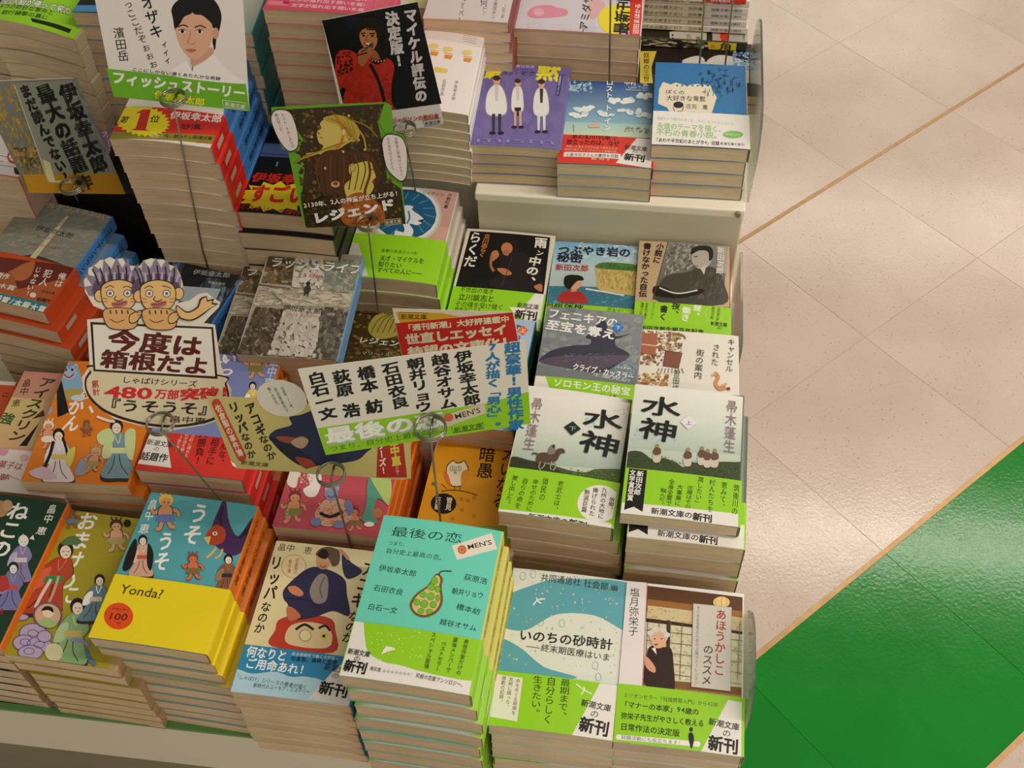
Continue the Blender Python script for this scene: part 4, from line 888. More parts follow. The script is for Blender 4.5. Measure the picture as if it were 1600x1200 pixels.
def d(p):
    p.P([(725, 350), (870, 362), (845, 520), (690, 500)], 'e4dcc8')
    p.P([(735, 361), (860, 371), (848, 470), (710, 455)], '100e10')
    p.B([(780, 400), (790, 392), (812, 392), (828, 402), (842, 420), (846, 450), (780, 450), (766, 440), (782, 425)], '221a1c')
    p.E(797, 384, 12, 12, '1c1412'); p.E(792, 388, 9, 9, 'c87e54'); p.B([(785, 396), (793, 400), (796, 394), (790, 390)], 'b8704a')
    p.B([(768, 395), (776, 391), (780, 398), (776, 404), (768, 408)], 'c87e54'); p.S([(768, 400), (767, 415), (772, 424)], 4, 'b8704a'); p.B([(776, 420), (790, 420), (800, 428), (788, 430)], 'c87e54'); p.B([(834, 448), (846, 444), (846, 456)], 'c87e54')
    p.S([(800, 402), (794, 420), (784, 446)], 1.2, '4a3a3a')
    p.V_('雨', 846, 371, 844, 388, 20, 'f2ece2', .03); p.V_('ン', 845, 391, 842, 400, 12, 'f2ece2', .02); p.V_('中の、', 838, 401, 826, 446, 20, 'f2ece2', .03)
    p.V_('らくだ', 745, 362, 733, 418, 20, 'f2ece2', .02); p.V_('立川志らく', 762, 366, 752, 402, 10, 'd8863c', .02)
def db(p):
    p.P([(840, 455), (862, 460), (845, 520), (807, 492)], PAPER); p.P([(796, 480), (830, 483), (805, 493)], 'f2eee0')
    p.T('不世出の鬼才', 719, 452, 772, 457, 9, '26340c'); p.T('立川談志と', 716, 464, 773, 468, 11, '26340c', .01); p.T('その魂を受け継ぐ', 711, 475, 787, 481, 10, '26340c'); p.T('愛弟子による', 710, 484, 752, 486, 8, '26340c')
    p.T('新潮文庫', 808, 477, 842, 481, 9, '2a2622', .01); p.T('の', 820, 483, 830, 484, 8); p.T('新刊', 804, 491, 840, 495, 15, '1c1814', .03)
stack('black photo cover of man in dark kimono gesturing, with lime band', 'black cover with gesturing man', 'TL', (730, 357), .071, -1.2, n=5, cover='e4dcc8', band=LIME, bandh=.055, draw=d, dband=db, bandfront='c8e08c')
def d(p):
    p.GR([(862, 375), (1000, 375), (995, 420), (858, 420)], '6eb0d8', 'c4d8dc'); p.GR([(858, 418), (1000, 418), (992, 480), (850, 470)], 'c4d4d4', 'a8c0c4')
    p.CL([(905, 378), (998, 380), (995, 410), (900, 405)], ['e4e8e4', 'c8dce4', 'a8cce0'], 22, 12, 4, 3)
    p.P([(855, 447), (1000, 452), (995, 490), (850, 480)], '3f7c94'); p.CL([(855, 448), (998, 455), (992, 480), (852, 474)], ['5a98a8', '2f6a80', '78b0b8'], 40, 9, 2, 4)
    p.B([(930, 415), (950, 410), (975, 412), (1000, 418), (1000, 460), (965, 458), (935, 452), (932, 435)], 'cdb46a'); p.CL([(934, 420), (998, 424), (996, 456), (936, 450)], ['e0cc88', 'b89a50', 'd4bc70', 'a88c48'], 50, 3, 8, 6)
    p.B([(930, 417), (940, 411), (960, 411), (985, 413), (1000, 418), (1000, 424), (960, 422), (938, 420)], '4a7a3a'); p.CL([(932, 412), (998, 414), (996, 422), (934, 420)], ['2f5c2a', '5c8c42'], 24, 4, 3, 8)
    p.S([(915, 452), (940, 456), (975, 462)], 2.5, 'dfe6dc')
    p.B([(876, 460), (890, 454), (906, 456), (916, 466), (916, 474), (874, 472)], 'b8302c'); p.P([(893, 448), (901, 448), (901, 456), (892, 457)], 'd89a78'); p.E(898, 443, 11, 10, 'e0a888'); p.B([(881, 440), (884, 432), (895, 430), (908, 432), (912, 438), (902, 440), (896, 446), (890, 452), (883, 448)], '1a1616')
    p.T('つぶやき岩の', 872, 391, 986, 396, 15, '16203a', .02); p.T('秘密', 870, 402, 911, 405, 15, '16203a', .02); p.T('新田次郎', 868, 418, 920, 420, 11, 'c03c34', .01)
def db(p):
    p.T('洞窟探検', 850, 474, 912, 480, 13, '1c2a0a', .015); p.T('ドキドキ&ハラハラ', 928, 476, 985, 484, 7, '26340c'); p.T('恋まで!', 948, 485, 975, 489, 7, '26340c')
stack('sky blue paperback with boy in red facing a yellow sea cliff', 'boy and sea cliff cover', 'TL', (867, 377), .066, .2, n=4, cover='9ab8bc', band=LIME, bandh=.050, draw=d, dband=db)
def d(p):
    p.P([(995, 374), (1140, 380), (1145, 480), (985, 475)], 'c8ac88')
    p.GR([(1044, 378), (1137, 383), (1130, 476), (1020, 468)], '8c8a84', '5c5a56')
    p.CL([(1042, 380), (1090, 382), (1085, 420), (1038, 430)], ['4a4844', 'b8b4a8', '6a6862', 'c8c4b8'], 60, 3, 8, 8, rot=40); p.P([(1120, 384), (1137, 385), (1135, 430), (1122, 420)], 'a8a49a')
    p.B([(1030, 445), (1045, 430), (1075, 425), (1095, 415), (1120, 422), (1132, 445), (1130, 476), (1030, 472)], '4a463e'); p.CL([(1080, 420), (1130, 425), (1128, 470), (1075, 465)], ['5c564a', '3a362e', '6a6456'], 40, 3, 9, 4, rot=20)
    p.E(1096, 403, 16, 18, 'b8b0a4'); p.B([(1080, 398), (1082, 388), (1098, 384), (1112, 388), (1114, 402), (1108, 408), (1106, 394), (1092, 392)], '2a2826'); p.S([(1084, 402), (1090, 401)], 1.5, '3a3632'); p.S([(1084, 416), (1091, 416)], 1.3, '5a504a'); p.P([(1094, 420), (1104, 414), (1100, 430)], 'd0c8bc')
    p.B([(1022, 448), (1040, 450), (1060, 458), (1095, 452), (1098, 458), (1062, 466), (1024, 462)], '1c1a18'); p.S([(1030, 450), (1058, 459), (1090, 454)], 2.2, 'd8d0c4')
    p.Ln([(1044, 378), (1020, 468)], 1, '6a4a34')
    p.V_('小説に', 1033, 380, 1025, 412, 12, '2c1c14', .02); p.V_('書けなかった自伝', 1012, 380, 1004, 465, 13, '2c1c14', .02); p.V_('新田次郎', 1127, 387, 1124, 429, 12, 'e8e0d4', .02)
def db(p):
    p.V_('昼、', 1091, 475, 1086, 500, 14, 'f2f0e0', .02); p.V_('働き', 1073, 480, 1070, 503, 14, 'f2f0e0', .02); p.V_('夜、', 1057, 474, 1053, 496, 14, '1c1a10', .02); p.V_('書く', 1038, 478, 1035, 502, 13, '1c1a10', .02)
    for st, a in (('サラリーマン、', (1022, 474, 1017, 503)), ('気象台で働き、', (1011, 474, 1007, 503)), ('職場での生活', (1004, 474, 1000, 498)), ('人気作家の自伝', (1124, 480, 1120, 505)), ('新田次郎', (1115, 480, 1112, 500))): p.V_(st, *a, 5, '26340c')
    p.O(1116, 491, 14, 13, .7, 'c8e088'); p.T('新潮文庫', 1110, 506, 1136, 509, 7, '1c1814', .01); p.T('の', 1120, 513, 1128, 514, 6)
    p.T('新田次郎生誕百年記念', 1000, 513, 1100, 520, 8, '15130f', .02)
stack('tan paperback with monochrome photo of a man reading', 'monochrome reading man cover', 'TL', (999, 376), .073, .2, n=5, cover='c8ac88', spine='a84a2c', band=LIME, bandh=.053, draw=d, dband=db, fan=(.0012, 0), bandfront='c8a078')

# ================================================================ FOURTH ROW, LEFT
def d(p):
    p.GR([(590, 290), (722, 300), (700, 400), (565, 390)], 'd2a294', 'cf9f8f')
    p.E(633, 335, 58, 47, 'c8c4bc'); p.E(633, 335, 54, 43, 'e6e2da'); p.E(633, 335, 49, 39, '1f5f86')
    for k in range(16):
        a = k*math.pi/8; p.Ln([(633+30*math.cos(a), 335+24*math.sin(a)), (633+46*math.cos(a+.12), 335+36*math.sin(a+.12))], 1.2, '6a9cb8')
    p.B([(632, 326), (640, 322), (646, 330), (655, 336), (663, 345), (652, 352), (640, 350), (646, 362), (636, 377), (622, 376), (632, 360), (628, 345)], 'e8ecec'); p.E(637, 324, 9, 3, 'e8ecec'); p.P([(652, 345), (660, 349), (664, 342)], '1f3a58')
    p.S([(638, 330), (640, 340), (636, 350)], 3, '5a84c0'); p.P([(618, 360), (644, 368), (636, 388), (610, 385)], 'e8ecec')
    p.V_('の教科書', 704, 302, 696, 326, 7, '4a3430'); p.T('マイケル・ジャクソン', 625, 299, 694, 305, 6, '4a3430')
def db(p):
    p.P([(545, 378), (560, 381), (575, 432), (540, 430)], 'd8d0c4')
    p.T('衝撃の急逝から3年', 596, 392, 652, 397, 6, '4a5a20'); p.T('天才・マイケルを', 594, 404, 663, 409, 10, '26300e', .01); p.T('知りたい', 591, 413, 628, 416, 9, '26300e', .01); p.T('すべての人に', 589, 422, 643, 427, 9, '26300e', .01); p.Ln([(643, 427), (660, 429)], .8, '26300e')
stack('dusty pink paperback with blue round dancer picture and tall lime band', 'round dancer picture', 'BR', (681, 446), .112, -.8, n=7, cover='d8ccc0', band=LIME, bandh=.068, bandfront='b8d878', draw=d, dband=db, bulge=.003, fan=(.003, -.001), tilt=.001)
def d(p):
    p.P([(540, 475), (700, 480), (680, 620), (520, 600)], '4a3a1c')
    p.CL([(545, 480), (660, 485), (655, 560), (535, 560)], ['2a2012', '6a5424', '8a7030', '3a2a14', 'a08a3c', '4a3418'], 130, 7, 5, 6)
    p.B([(575, 515), (585, 495), (605, 486), (625, 490), (632, 510), (620, 525), (590, 530)], 'b8a648'); 
    for k in range(5): p.S([(580+k*9, 520), (592+k*8, 500), (612+k*4, 490)], 1.4, '6a5a20')
    p.T('レジェンド', 560, 531, 640, 540, 11, 'ece8d8', .02); p.W('LEGEND', 566, 486, 640, 488, 9, '6a5a2c', .01); p.T('マリー・ルー', 565, 552, 620, 556, 6, 'd0c49c')
stack('dark olive and gold paperback with white katakana, mostly under signs', 'olive and gold cover', 'TL', (548, 478), .060, -1, n=4, cover='4a3a1c', draw=d)
def rush(p, ox=0, oy=0):
    q = lambda pts: [(a+ox, b+oy) for a, b in pts]
    p.P(q([(415, 385), (580, 400), (540, 575), (360, 560)]), 'a89f88')
    p.CL(q([(421, 395), (461, 399), (455, 446), (408, 442)]), ['5c4a34', '7a6448', '4a3c2c', '8a7454'], 60, 10, 7, 2); p.CL(q([(508, 402), (572, 409), (566, 460), (506, 456)]), ['8a9088', 'a8a898', '6c7268', 'b8b49c', '7a8078'], 60, 9, 8, 3)
    p.CL(q([(402, 445), (560, 462), (560, 482), (396, 478)]), ['bcb4a0', 'd4ccb8', 'a89c84'], 60, 16, 5, 4)
    p.CL(q([(400, 480), (446, 484), (420, 562), (368, 558)]), ['4c4032', '66584a', '3a3026', '7a6c5a'], 70, 8, 10, 5); p.CL(q([(500, 480), (556, 486), (540, 566), (490, 562)]), ['565048', '6a645a', '46403a', '7c7668'], 70, 8, 10, 6)
    p.CL(q([(462, 400), (508, 404), (506, 455), (456, 450)]), ['cfcabc', 'dcd6c8', 'bcb6a4'], 40, 8, 9, 7); p.CL(q([(446, 480), (502, 486), (494, 562), (418, 556)]), ['cdc6b4', 'dad4c4', 'b8b09c', 'c4bca8'], 80, 8, 12, 8)
    p.S(q([(402, 446), (455, 453)]), 1.2, '3a3026'); p.S(q([(425, 458), (445, 478)]), 1, '5a5044')
    p.T('ラッシュライフ', 423+ox, 411+oy, 566+ox, 424+oy, 17, 'f6f4ee', .02)
def d(p):
    rush(p); p.W('a life', 475, 431, 499, 433, 7, 'b84a5c', .005); p.W('Isaka Kotaro', 448, 492, 498, 496, 6, 'c08a84')
    p.E(482, 445, 3.2, 3.2, '2c241c'); p.B([(477, 450), (484, 448), (486, 456), (480, 460), (476, 456)], '3a3a34'); p.Ln([(478, 458), (476, 464)], 1.6, '1c1814'); p.Ln([(482, 458), (481, 465)], 1.6, '1c1814')
    p.T('伊坂幸太郎', 443, 482, 502, 489, 11, '3a3630')
stack('grey painted paperback with small standing figure and white katakana title', 'grey painted cover with standing figure', 'TL', (421, 392), .128, 1.6, n=1, zb=.1065, cover='d8d2c4', spine='6a9ac4', draw=d, bulge=.001)
def d(p):
    rush(p, -38, 14)
stack('grey painted paperback partly covered by its neighbour, left of standing figure cover', 'half covered grey painted cover', 'TL', (384, 408), .1035, 1.5, n=6, spine='6a9ac4', cover='c8c2b4', draw=d)
def d(p):
    p.P([(235, 380), (395, 430), (340, 560), (200, 560)], '38424c')
    p.CL([(246, 388), (380, 432), (330, 540), (220, 520)], ['1c2228', '5a6c80', '748aa4', '2c3640', '8a9cb0', '14181c'], 90, 8, 16, 3, rot=15)
    p.B([(300, 395), (330, 402), (318, 440), (290, 470), (280, 440)], '1a1e22'); p.B([(350, 412), (372, 425), (362, 450), (345, 440)], '20262c')
    p.Ln([(285, 430), (360, 437)], 2, '14181c'); p.P([(280, 447), (345, 452), (335, 475), (268, 470)], 'a8b4bc')
    p.T('フィッシュストーリー', 250, 398, 368, 416, 10, 'd8ccd4', .01); p.T('伊坂幸太郎', 302, 425, 360, 431, 9, 'b8b8a8'); p.T('映画化原作', 325, 441, 352, 445, 5, 'c8c890')
def db(p):
    p.P([(200, 455), (370, 475), (340, 580), (180, 560)], 'b8c4c8'); p.T('映画', 287, 472, 305, 474, 5, '2c3438')
    p.P([(322, 488), (350, 480), (335, 560), (300, 560)], 'd8401e')
stack('dark blue blurred photo paperback with blue spine, below the tall pile', 'blurred dark blue photo cover', 'TR', (379, 433), .104, -11, n=6, cover='38424c', spine='3f7cc0', band='c0442c', bandh=.062, draw=d, dband=db, fan=(.0008, 0), stitle=('フィッシュストーリー', '1c3450', None))
def d(p):
    p.GR([(45, 300), (195, 338), (150, 440), (-30, 400)], '8e8f84', '8a8478')
    p.CL([(50, 310), (190, 340), (130, 430), (-20, 395)], ['8f948c', '9a9a8c', '868478', 'a29a88', '7c8480'], 80, 16, 5, 5)
    p.B([(-20, 395), (20, 402), (60, 400), (130, 428), (150, 440), (60, 440), (-20, 420)], '3c3a2c'); p.CL([(0, 398), (120, 420), (120, 432), (0, 410)], ['2c2c20', '4c4834'], 20, 6, 3, 5)
    p.P([(104, 337), (108, 339), (50, 412), (42, 408)], 'cfc29a')
    p.T('ゴールデンスランバー', 50, 317, 178, 342, 10, 'e8b8ac', .01); p.T('伊坂幸太郎', 57, 356, 115, 370, 10, '2c2a24')
    p.W('A MEMORY', 58, 370, 97, 377, 4, 'a06a60'); p.W('ISAKA KOTARO', 42, 380, 95, 389, 4, 'a06a60')
def db(p):
    p.GR([(-60, 395), (140, 420), (90, 500), (-80, 480)], '6a2418', '6e2a1a'); p.B([(40, 412), (55, 410), (48, 432), (30, 440), (10, 430), (25, 420)], 'b8683c')
    p.GR([(-60, 420), (20, 428), (45, 500), (-80, 480)], 'a85a30', 'b8602c'); p.P([(20, 455), (125, 430), (100, 500), (20, 480)], 'b05a2a')
    p.P([(-60, 448), (80, 477), (70, 496), (-70, 466)], '2f7c84'); p.T('受賞/本屋大賞', -10, 466, 72, 486, 13, 'f0ece0', .02)
    p.V_('俺は', 100, 427, 90, 450, 12, 'f0e4d8', .01); p.V_('犯人', 78, 422, 66, 448, 13, 'f0e4d8', .01); p.V_('じゃない!', 62, 418, 42, 464, 10, 'f0e4d8', .01); p.E(52, 462, 5, 4, 'e8d8c0')
    p.T('傑作', -5, 430, 15, 434, 10, 'e8d8cc', .02); p.T('直木賞', -15, 444, 25, 452, 9, 'e0cfc4', .02); p.T('新潮文庫', 66, 456, 86, 460, 5, '2c1810'); p.T('話題作', 58, 468, 80, 472, 6, '2c1810', .02)
stack('weathered grey paperback with chimney on horizon and rust red band', 'chimney on horizon cover', 'BR', (69, 489), .142, -8.5, n=9, cover='8e8f84', spine='4a86c4', band='c0481c', bandh=.066, draw=d, dband=db, bulge=.002, tilt=.003, fan=(.0035, -.0015), stitle=('ゴールデンスランバー', '1c3450', 'b8a094'),
      off=[(0, 0, 0), (.008, -.006, 0), (.016, -.010, 0), (.014, -.008, 0), (.010, -.004, 0)]+[(.004, 0, 0)]*4)
def d(p):
    p.P([(165, 150), (350, 160), (345, 260), (150, 240)], 'e4dccc')
def db(p):
    p.P([(160, 150), (360, 160), (350, 230), (160, 220)], 'd8281c'); p.GR([(165, 205), (355, 212), (345, 232), (160, 226)], '8a8028', '9a8c30'); p.P([(168, 219), (340, 226), (340, 240), (160, 232)], 'e8dcd0')
    pts = []
    for k in range(56):
        a = 2*math.pi*k/56; r = 1.0 if k % 2 else .86; pts.append((222+45*r*math.cos(a), 189+25*r*math.sin(a)+.10*45*math.cos(a)))
    p.P(pts, 'f0dc1c'); p.T('第', 188, 187, 201, 188, 12, '2a2410', .015); p.T('位', 235, 186, 250, 187, 12, '2a2410', .015)
    p.P([(222, 172), (236, 171), (228, 203), (234, 205), (204, 204), (212, 201), (220, 177), (212, 178)], 'cc2416')
    p.T('今、読みたい新潮文庫', 205, 167, 250, 168, 3, '6a5a20')
    p.T('伊坂幸太郎', 266, 180, 347, 187, 13, 'f4ece4', .02); p.T('砂漠', 283, 198, 314, 199, 9, '5a1410', .02); p.T('発表!', 234, 213, 255, 214, 6, 'e8e0b0'); p.T('今、読みたい新潮文庫', 257, 213, 332, 217, 6, '3a2c08', .01); p.W('2012', 307, 222, 325, 223, 4, 'b83c4c')
tall = stack('paperback with yellow number one starburst on red band, on the tallest curved pile', 'number one starburst band', 'BL', (170, 218), .272, 1.0, n=14, cover='e4dccc', spine='3f7cc0', band='d8281c', bandh=.052, draw=d, dband=db, bulge=.0035, tilt=.005, fan=(.0016, .0), jit=.0018, bandfront='c8b890', stitle=('砂漠伊坂幸太郎', '16365c', 'c8a89c'))
def d(p):
    p.P([(380, 215), (520, 235), (490, 350), (360, 330)], '0e0f14'); p.P([(395, 222), (500, 230), (500, 250), (390, 243)], '4a5c8c'); p.Ln([(395, 239), (500, 247)], 1.2, '1c2438')
    p.Ln([(434, 253), (430, 266)], 2.5, '6a88a0')
def db(p):
    p.P([(350, 262), (520, 270), (500, 350), (350, 335)], '120c0c'); p.T('伊坂幸太郎', 394, 277, 510, 285, 16, 'd02418', .03)
    pts = []
    for k in range(30):
        a = 2*math.pi*k/30; r = 1.12 if k % 2 else .84; pts.append((432+58*r*math.cos(a), 308+22*r*math.sin(a)))
    p.P(pts, 'ecd81c'); p.T('すごい!', 390, 302, 500, 308, 30, 'd8241a', .04); p.T('ミステリーの傑作', 374, 323, 470, 334, 8, 'b8301c', .02)
stack('black paperback with yellow burst and red lettering, beside tall pile', 'yellow burst and red lettering', 'BL', (367, 331), .184, -1.2, n=9, cover='0e0f14', spine='4a5c8c', band='120c0c', bandh=.075, draw=d, dband=db, off=[(0, 0, 0), (.002, -.0075, 0), (.003, -.008, 0), (.004, -.009, 0)]+[(.003, -.004, 0)]*5, bandfront='140e12')
def d(p):
    p.P([(0, 180), (80, 200), (60, 300), (-60, 280)], 'e6dedc'); p.Ln([(0, 243), (14, 246)], 1, '4a4a4a'); p.E(22, 245, 11, 11, 'c83c34'); p.E(22, 245, 8, 7, 'e6dedc'); p.T('選', 16, 245, 28, 245, 8, 'c83c34', .02)
    p.T('第一位の傑作', 0, 252, 32, 258, 3, 'c86a60'); p.Ln([(0, 258), (32, 263)], .8, '6a6a6a'); p.B([(22, 262), (28, 265), (32, 272), (24, 272)], '1c1818')
stack('white paperback with red round stamp and orange lower edge', 'red round stamp cover', 'BR', (28, 279), .205, -3, n=8, cover='e6dedc', spine='c8a898', band='d8683c', bandh=.002, draw=d, bulge=.002)

# ================================================================ UPPER TIER
def d(p):
    p.GR([(1018, 90), (1168, 100), (1170, 190), (1015, 180)], '2872ac', '2e7ab4')
    p.P([(1030, 139), (1036, 128), (1048, 132), (1056, 129), (1072, 134), (1090, 131), (1110, 134), (1116, 146), (1120, 152), (1115, 168), (1112, 177), (1080, 175), (1047, 175), (1042, 168), (1028, 162)], 'e8dcc4')
    for k in range(7): p.E(1058+k*8, 134, 1.6, 1.2, '2a4a68')
    p.T('ぼくの', 1040, 143, 1070, 145, 7, '3a3430', .005); p.T('大好きな青髭', 1041, 153, 1103, 155, 9, '3a3430', .005); p.T('庄司 薫', 1072, 166, 1106, 168, 8, '3a3430')
    p.E(1060, 164, 8, 5, '1a1c20'); p.Ln([(1052, 168), (1054, 174)], 1, '1a1c20'); p.Ln([(1068, 166), (1066, 174)], 1, '1a1c20'); p.S([(1052, 177), (1062, 174), (1074, 179)], .9, '2a3a48')
    rnd = random.Random(5)
    for _ in range(70):
        x = rnd.gauss(1125, 15); y = rnd.gauss(127, 10); p.Ln([(x, y), (x+rnd.uniform(-1, 1), y+rnd.uniform(3, 9))] if rnd.random() < .6 else [(x, y), (x+rnd.uniform(3, 8), y)], .7, '16344e')
    for a in ((1108, 113), (1124, 135), (1155, 133), (1137, 139), (1145, 141), (1098, 125)): p.E(*a, 1.5, 3, '10283c')
def db(p):
    p.T('昭和という時代をめぐる、大人になった主人公たち。', 1026, 186, 1152, 196, 5, 'a8c898')
    p.T('永遠のテーマを描く、', 1026, 198, 1133, 204, 11, '96c47c', .01); p.T('不朽の青春小説。', 1025, 208, 1128, 214, 11, '96c47c', .01); p.E(1145, 212, 16, 6, '86c060'); p.T('新刊だより', 1133, 211, 1157, 213, 4, 'e8f4d8')
    p.T('「あわや半世紀のあとがき4」収録', 1022, 220, 1124, 226, 7, '2a2824', .01); p.T('新潮文庫の新刊', 1125, 226, 1163, 228, 5, '2a2824')
stack('blue paperback with torn white paper label, nearest the right end', 'blue cover with torn label', 'BL', (1018, 227), .198, .9, n=4, zb=STEP, cover='2872ac', spine='b8a898', band=PAPER, bandh=.058, draw=d, dband=db, page=M_PAGE2, bulge=.0006)
def d(p):
    p.GR([(880, 120), (1022, 126), (1018, 205), (876, 205)], '16418c', '9ac4d4')
    p.CL([(884, 122), (925, 123), (925, 145), (882, 142)], ['c4dcd8', '8ab4cc', 'a4c8d0'], 14, 8, 4, 2)
    p.GR([(880, 190), (1018, 195), (1018, 216), (876, 210)], 'a8cfd0', 'cddcb8')
    for cx, cy, s, n in ((970, 157, 17, 14), (915, 170, 14, 10), (1008, 150, 9, 6), (985, 175, 18, 10), (900, 180, 16, 8), (945, 178, 12, 6), (1010, 182, 14, 6)):
        rnd = random.Random(int(cx))
        for k in range(n): p.E(cx+rnd.uniform(-s, s), cy+rnd.uniform(-3, 3), rnd.uniform(3, 7), rnd.uniform(2, 4), rnd.choice(['e4ecea', 'f2f4f0', 'd0e0e4']))
    p.P([(920, 195), (936, 192), (937, 200), (920, 200)], 'd8b8a0'); p.Ln([(896, 195), (897, 207)], .8, '6a8a70'); p.CL([(978, 198), (1014, 202), (1012, 210), (976, 206)], ['8a6a50', 'b0a47c'], 10, 4, 2, 2)
    p.V_('ロスト・トレイン', 953, 125, 948, 206, 12, 'f6f6f2', .02); p.T('中村 弦', 975, 130, 1013, 132, 9, 'f4f4f0', .01); p.W('Lost Train', 982, 137, 1012, 138, 4, 'dfe8f0'); p.W('Nakamura Gen', 978, 141, 1012, 142, 3, 'dfe8f0')
def db(p):
    p.P([(1003, 208), (1022, 210), (1018, 265), (962, 256)], PAPER)
    p.T('あの幻の列車で', 893, 214, 965, 217, 9, '2a0c08', .015); p.T('旅立ったのは、なぜ', 885, 223, 968, 226, 9, '2a0c08', .015)
    p.T('失踪した老人の行方を追う青年たちの', 884, 230, 965, 234, 4, 'f4c8b8'); p.T('時空を超えるノスタルジック長編小説。', 882, 235, 968, 239, 4, 'f4c8b8')
    p.P([(882, 239), (970, 242), (969, 250), (880, 246)], 'f4ece4'); p.T('小泉今日子さんの書評を収録', 884, 243, 966, 246, 6, '2a1410', .01); p.T('解説 新海 誠', 924, 249, 952, 250, 5, 'f4d8c8')
    p.T('新潮文庫', 976, 231, 1011, 235, 8, '2a2622', .01); p.T('の', 988, 237, 997, 238, 7); p.T('新刊', 975, 246, 1008, 250, 12, '1c1814', .03)
stack('paperback with blue cloudy sky picture and red band', 'cloudy sky cover with red band', 'BL', (870, 256), .174, .6, n=3, zb=STEP, cover='6a9cc4', band='dc3a26', bandh=.049, draw=d, dband=db, page=M_PAGE2, bulge=.0015, bandfront='d8b8a0')
def d(p):
    p.P([(750, 90), (895, 96), (875, 240), (720, 235)], '7468a4')
    p.CL([(750, 95), (890, 102), (870, 230), (730, 225)], ['6c609c', '7c70ac'], 30, 14, 20, 2)
    p.T('緘', 760, 111, 785, 113, 26, 'ecdc30', .03); p.T('カン・', 785, 114, 812, 115, 8, '2c2440', .01); p.T('モク', 812, 115, 838, 116, 8, '2c2440', .01); p.T('黙', 838, 112, 876, 115, 28, 'ecdc30', .03); p.T('春日武彦', 806, 103, 836, 104, 6, 'e0dcec')
    p.P([(873, 116), (880, 118), (874, 150), (868, 149)], '2a3c78'); p.V_('五百頭病院へようこそ', 876, 118, 871, 148, 4, 'e8e8f0')
    def doc(x, y, s, wide, trouser, coat='e6e2e0', shirt='cfc8c4', skirt=None):
        p.B([(x-3*s, y), (x+3*s, y), (x+(4+wide)*s, y+9*s), (x+(3.5+wide)*s, y+22*s), (x-(4+wide)*s, y+22*s), (x-(4.5+wide)*s, y+8*s)], '8a84a0')
        p.B([(x-2.6*s, y+.5*s), (x+2.6*s, y+.5*s), (x+(3.4+wide)*s, y+9*s), (x+(3+wide)*s, y+21*s), (x-(3.4+wide)*s, y+21*s), (x-(4+wide)*s, y+8*s)], coat)
        p.P([(x-1.5*s, y+.5*s), (x+1.5*s, y+.5*s), (x+1*s, y+12*s), (x-1*s, y+12*s)], shirt)
        if skirt: p.P([(x-3*s, y+18*s), (x+3*s, y+18*s), (x+2*s, y+25*s), (x-2*s, y+25*s)], skirt)
        for k in (-1, 1): p.P([(x+k*1.0*s, y+21*s), (x+k*3.4*s, y+21*s), (x+k*3.2*s, y+34*s), (x+k*1.4*s, y+34*s)], trouser if not skirt else 'd8a890'); p.E(x+k*3*s, y+35*s, 2.4*s, 1.2*s, '1c1a20')
        p.E(x, y-3*s, 2.6*s, 3.2*s, 'd8a488'); p.E(x, y-5*s, 2.8*s, 2*s, '3a2a20')
    doc(776, 133, 2.15, 3.2, '38343c'); doc(809, 136, 1.8, 1.2, 'd8a890', skirt='2a2628'); doc(846, 138, 1.95, 2.0, 'dcd8d8', shirt='3a3836')
    p.W('mism', 745, 219, 866, 223, 8, '8f86b8', .0)
stack('purple paperback with three standing people in white coats', 'three white coats cover', 'BL', (730, 227), .180, .9, n=4, zb=STEP, cover='7468a4', draw=d, bulge=.0015)
def d(p):
    p.P([(640, 20), (770, 45), (735, 190), (600, 180)], 'ece6e0')
    for x, y in ((678, 70), (700, 75), (730, 80)): p.B([(x-8, y), (x, y-2), (x+8, y+1), (x+4, y+6), (x-6, y+6)], 'e4d080'); p.P([(x-5, y+10), (x+8, y+12), (x+4, y+18), (x-6, y+16)], 'd8923c'); p.Ln([(x-6, y+8), (x+8, y+10)], 1.5, 'e0a850')
    p.B([(680, 105), (698, 108), (697, 114), (680, 112)], 'e0cc60')
    p.V_('伊坂幸太郎', 714, 126, 708, 157, 6, '6a6460'); p.V_('石田衣良', 695, 124, 690, 150, 6, '6a6460')
    for k in range(7): p.Ln([(722+k*.3, 46+k*3), (748-k*.6, 49+k*3.3)], .5, 'b0aab0')
stack('white paperback with small orange marks, tucked behind the singer card', 'white cover with orange marks', 'BR', (731, 180), .226, .8, n=8, zb=STEP, cover='ece6e0', draw=d, bulge=.004, tilt=.003)
def d(p):
    p.P([(400, -40), (640, -40), (600, 40), (400, 30)], 'd2526c')
    for k in range(3): p.T('文字が溢れ出す想いを届ける', 455-k*2, 8-k*9, 590-k*2, 17-k*8, 6, 'f0c8cc', .01)
    p.P([(420, 1), (452, 3), (450, 9), (418, 7)], 'e87a8c'); p.P([(443, 1), (453, 2), (451, 7), (441, 6)], 'b8243c'); p.Ln([(410, 13), (600, 27)], 2, 'e8a050')
stack('pink paperback on top of a tall pile cut off by the top edge', 'pink cover cut off by top edge', 'BL', (410, 15), .345, -.8, n=13, zb=STEP, cover='d2526c', band='c84a5c', bandh=.006, draw=d, bandfront='d8c0a8', bulge=.001, fan=(.0003, 0))
def d(p):
    p.P([(370, -60), (470, -60), (400, 60), (340, 55)], 'b8b8aa'); p.GR([(360, 20), (410, 20), (400, 55), (360, 55)], 'b4b4a6', '8ab0a4')
stack('pale grey green paperback with teal spine left of the pink pile', 'pale grey green cover and teal spine', 'BR', (394, 52), .305, 2, n=10, zb=STEP, W=.09, cover='b8b8aa', spine='1a8a8c', draw=d, bulge=.001, jit=.002)
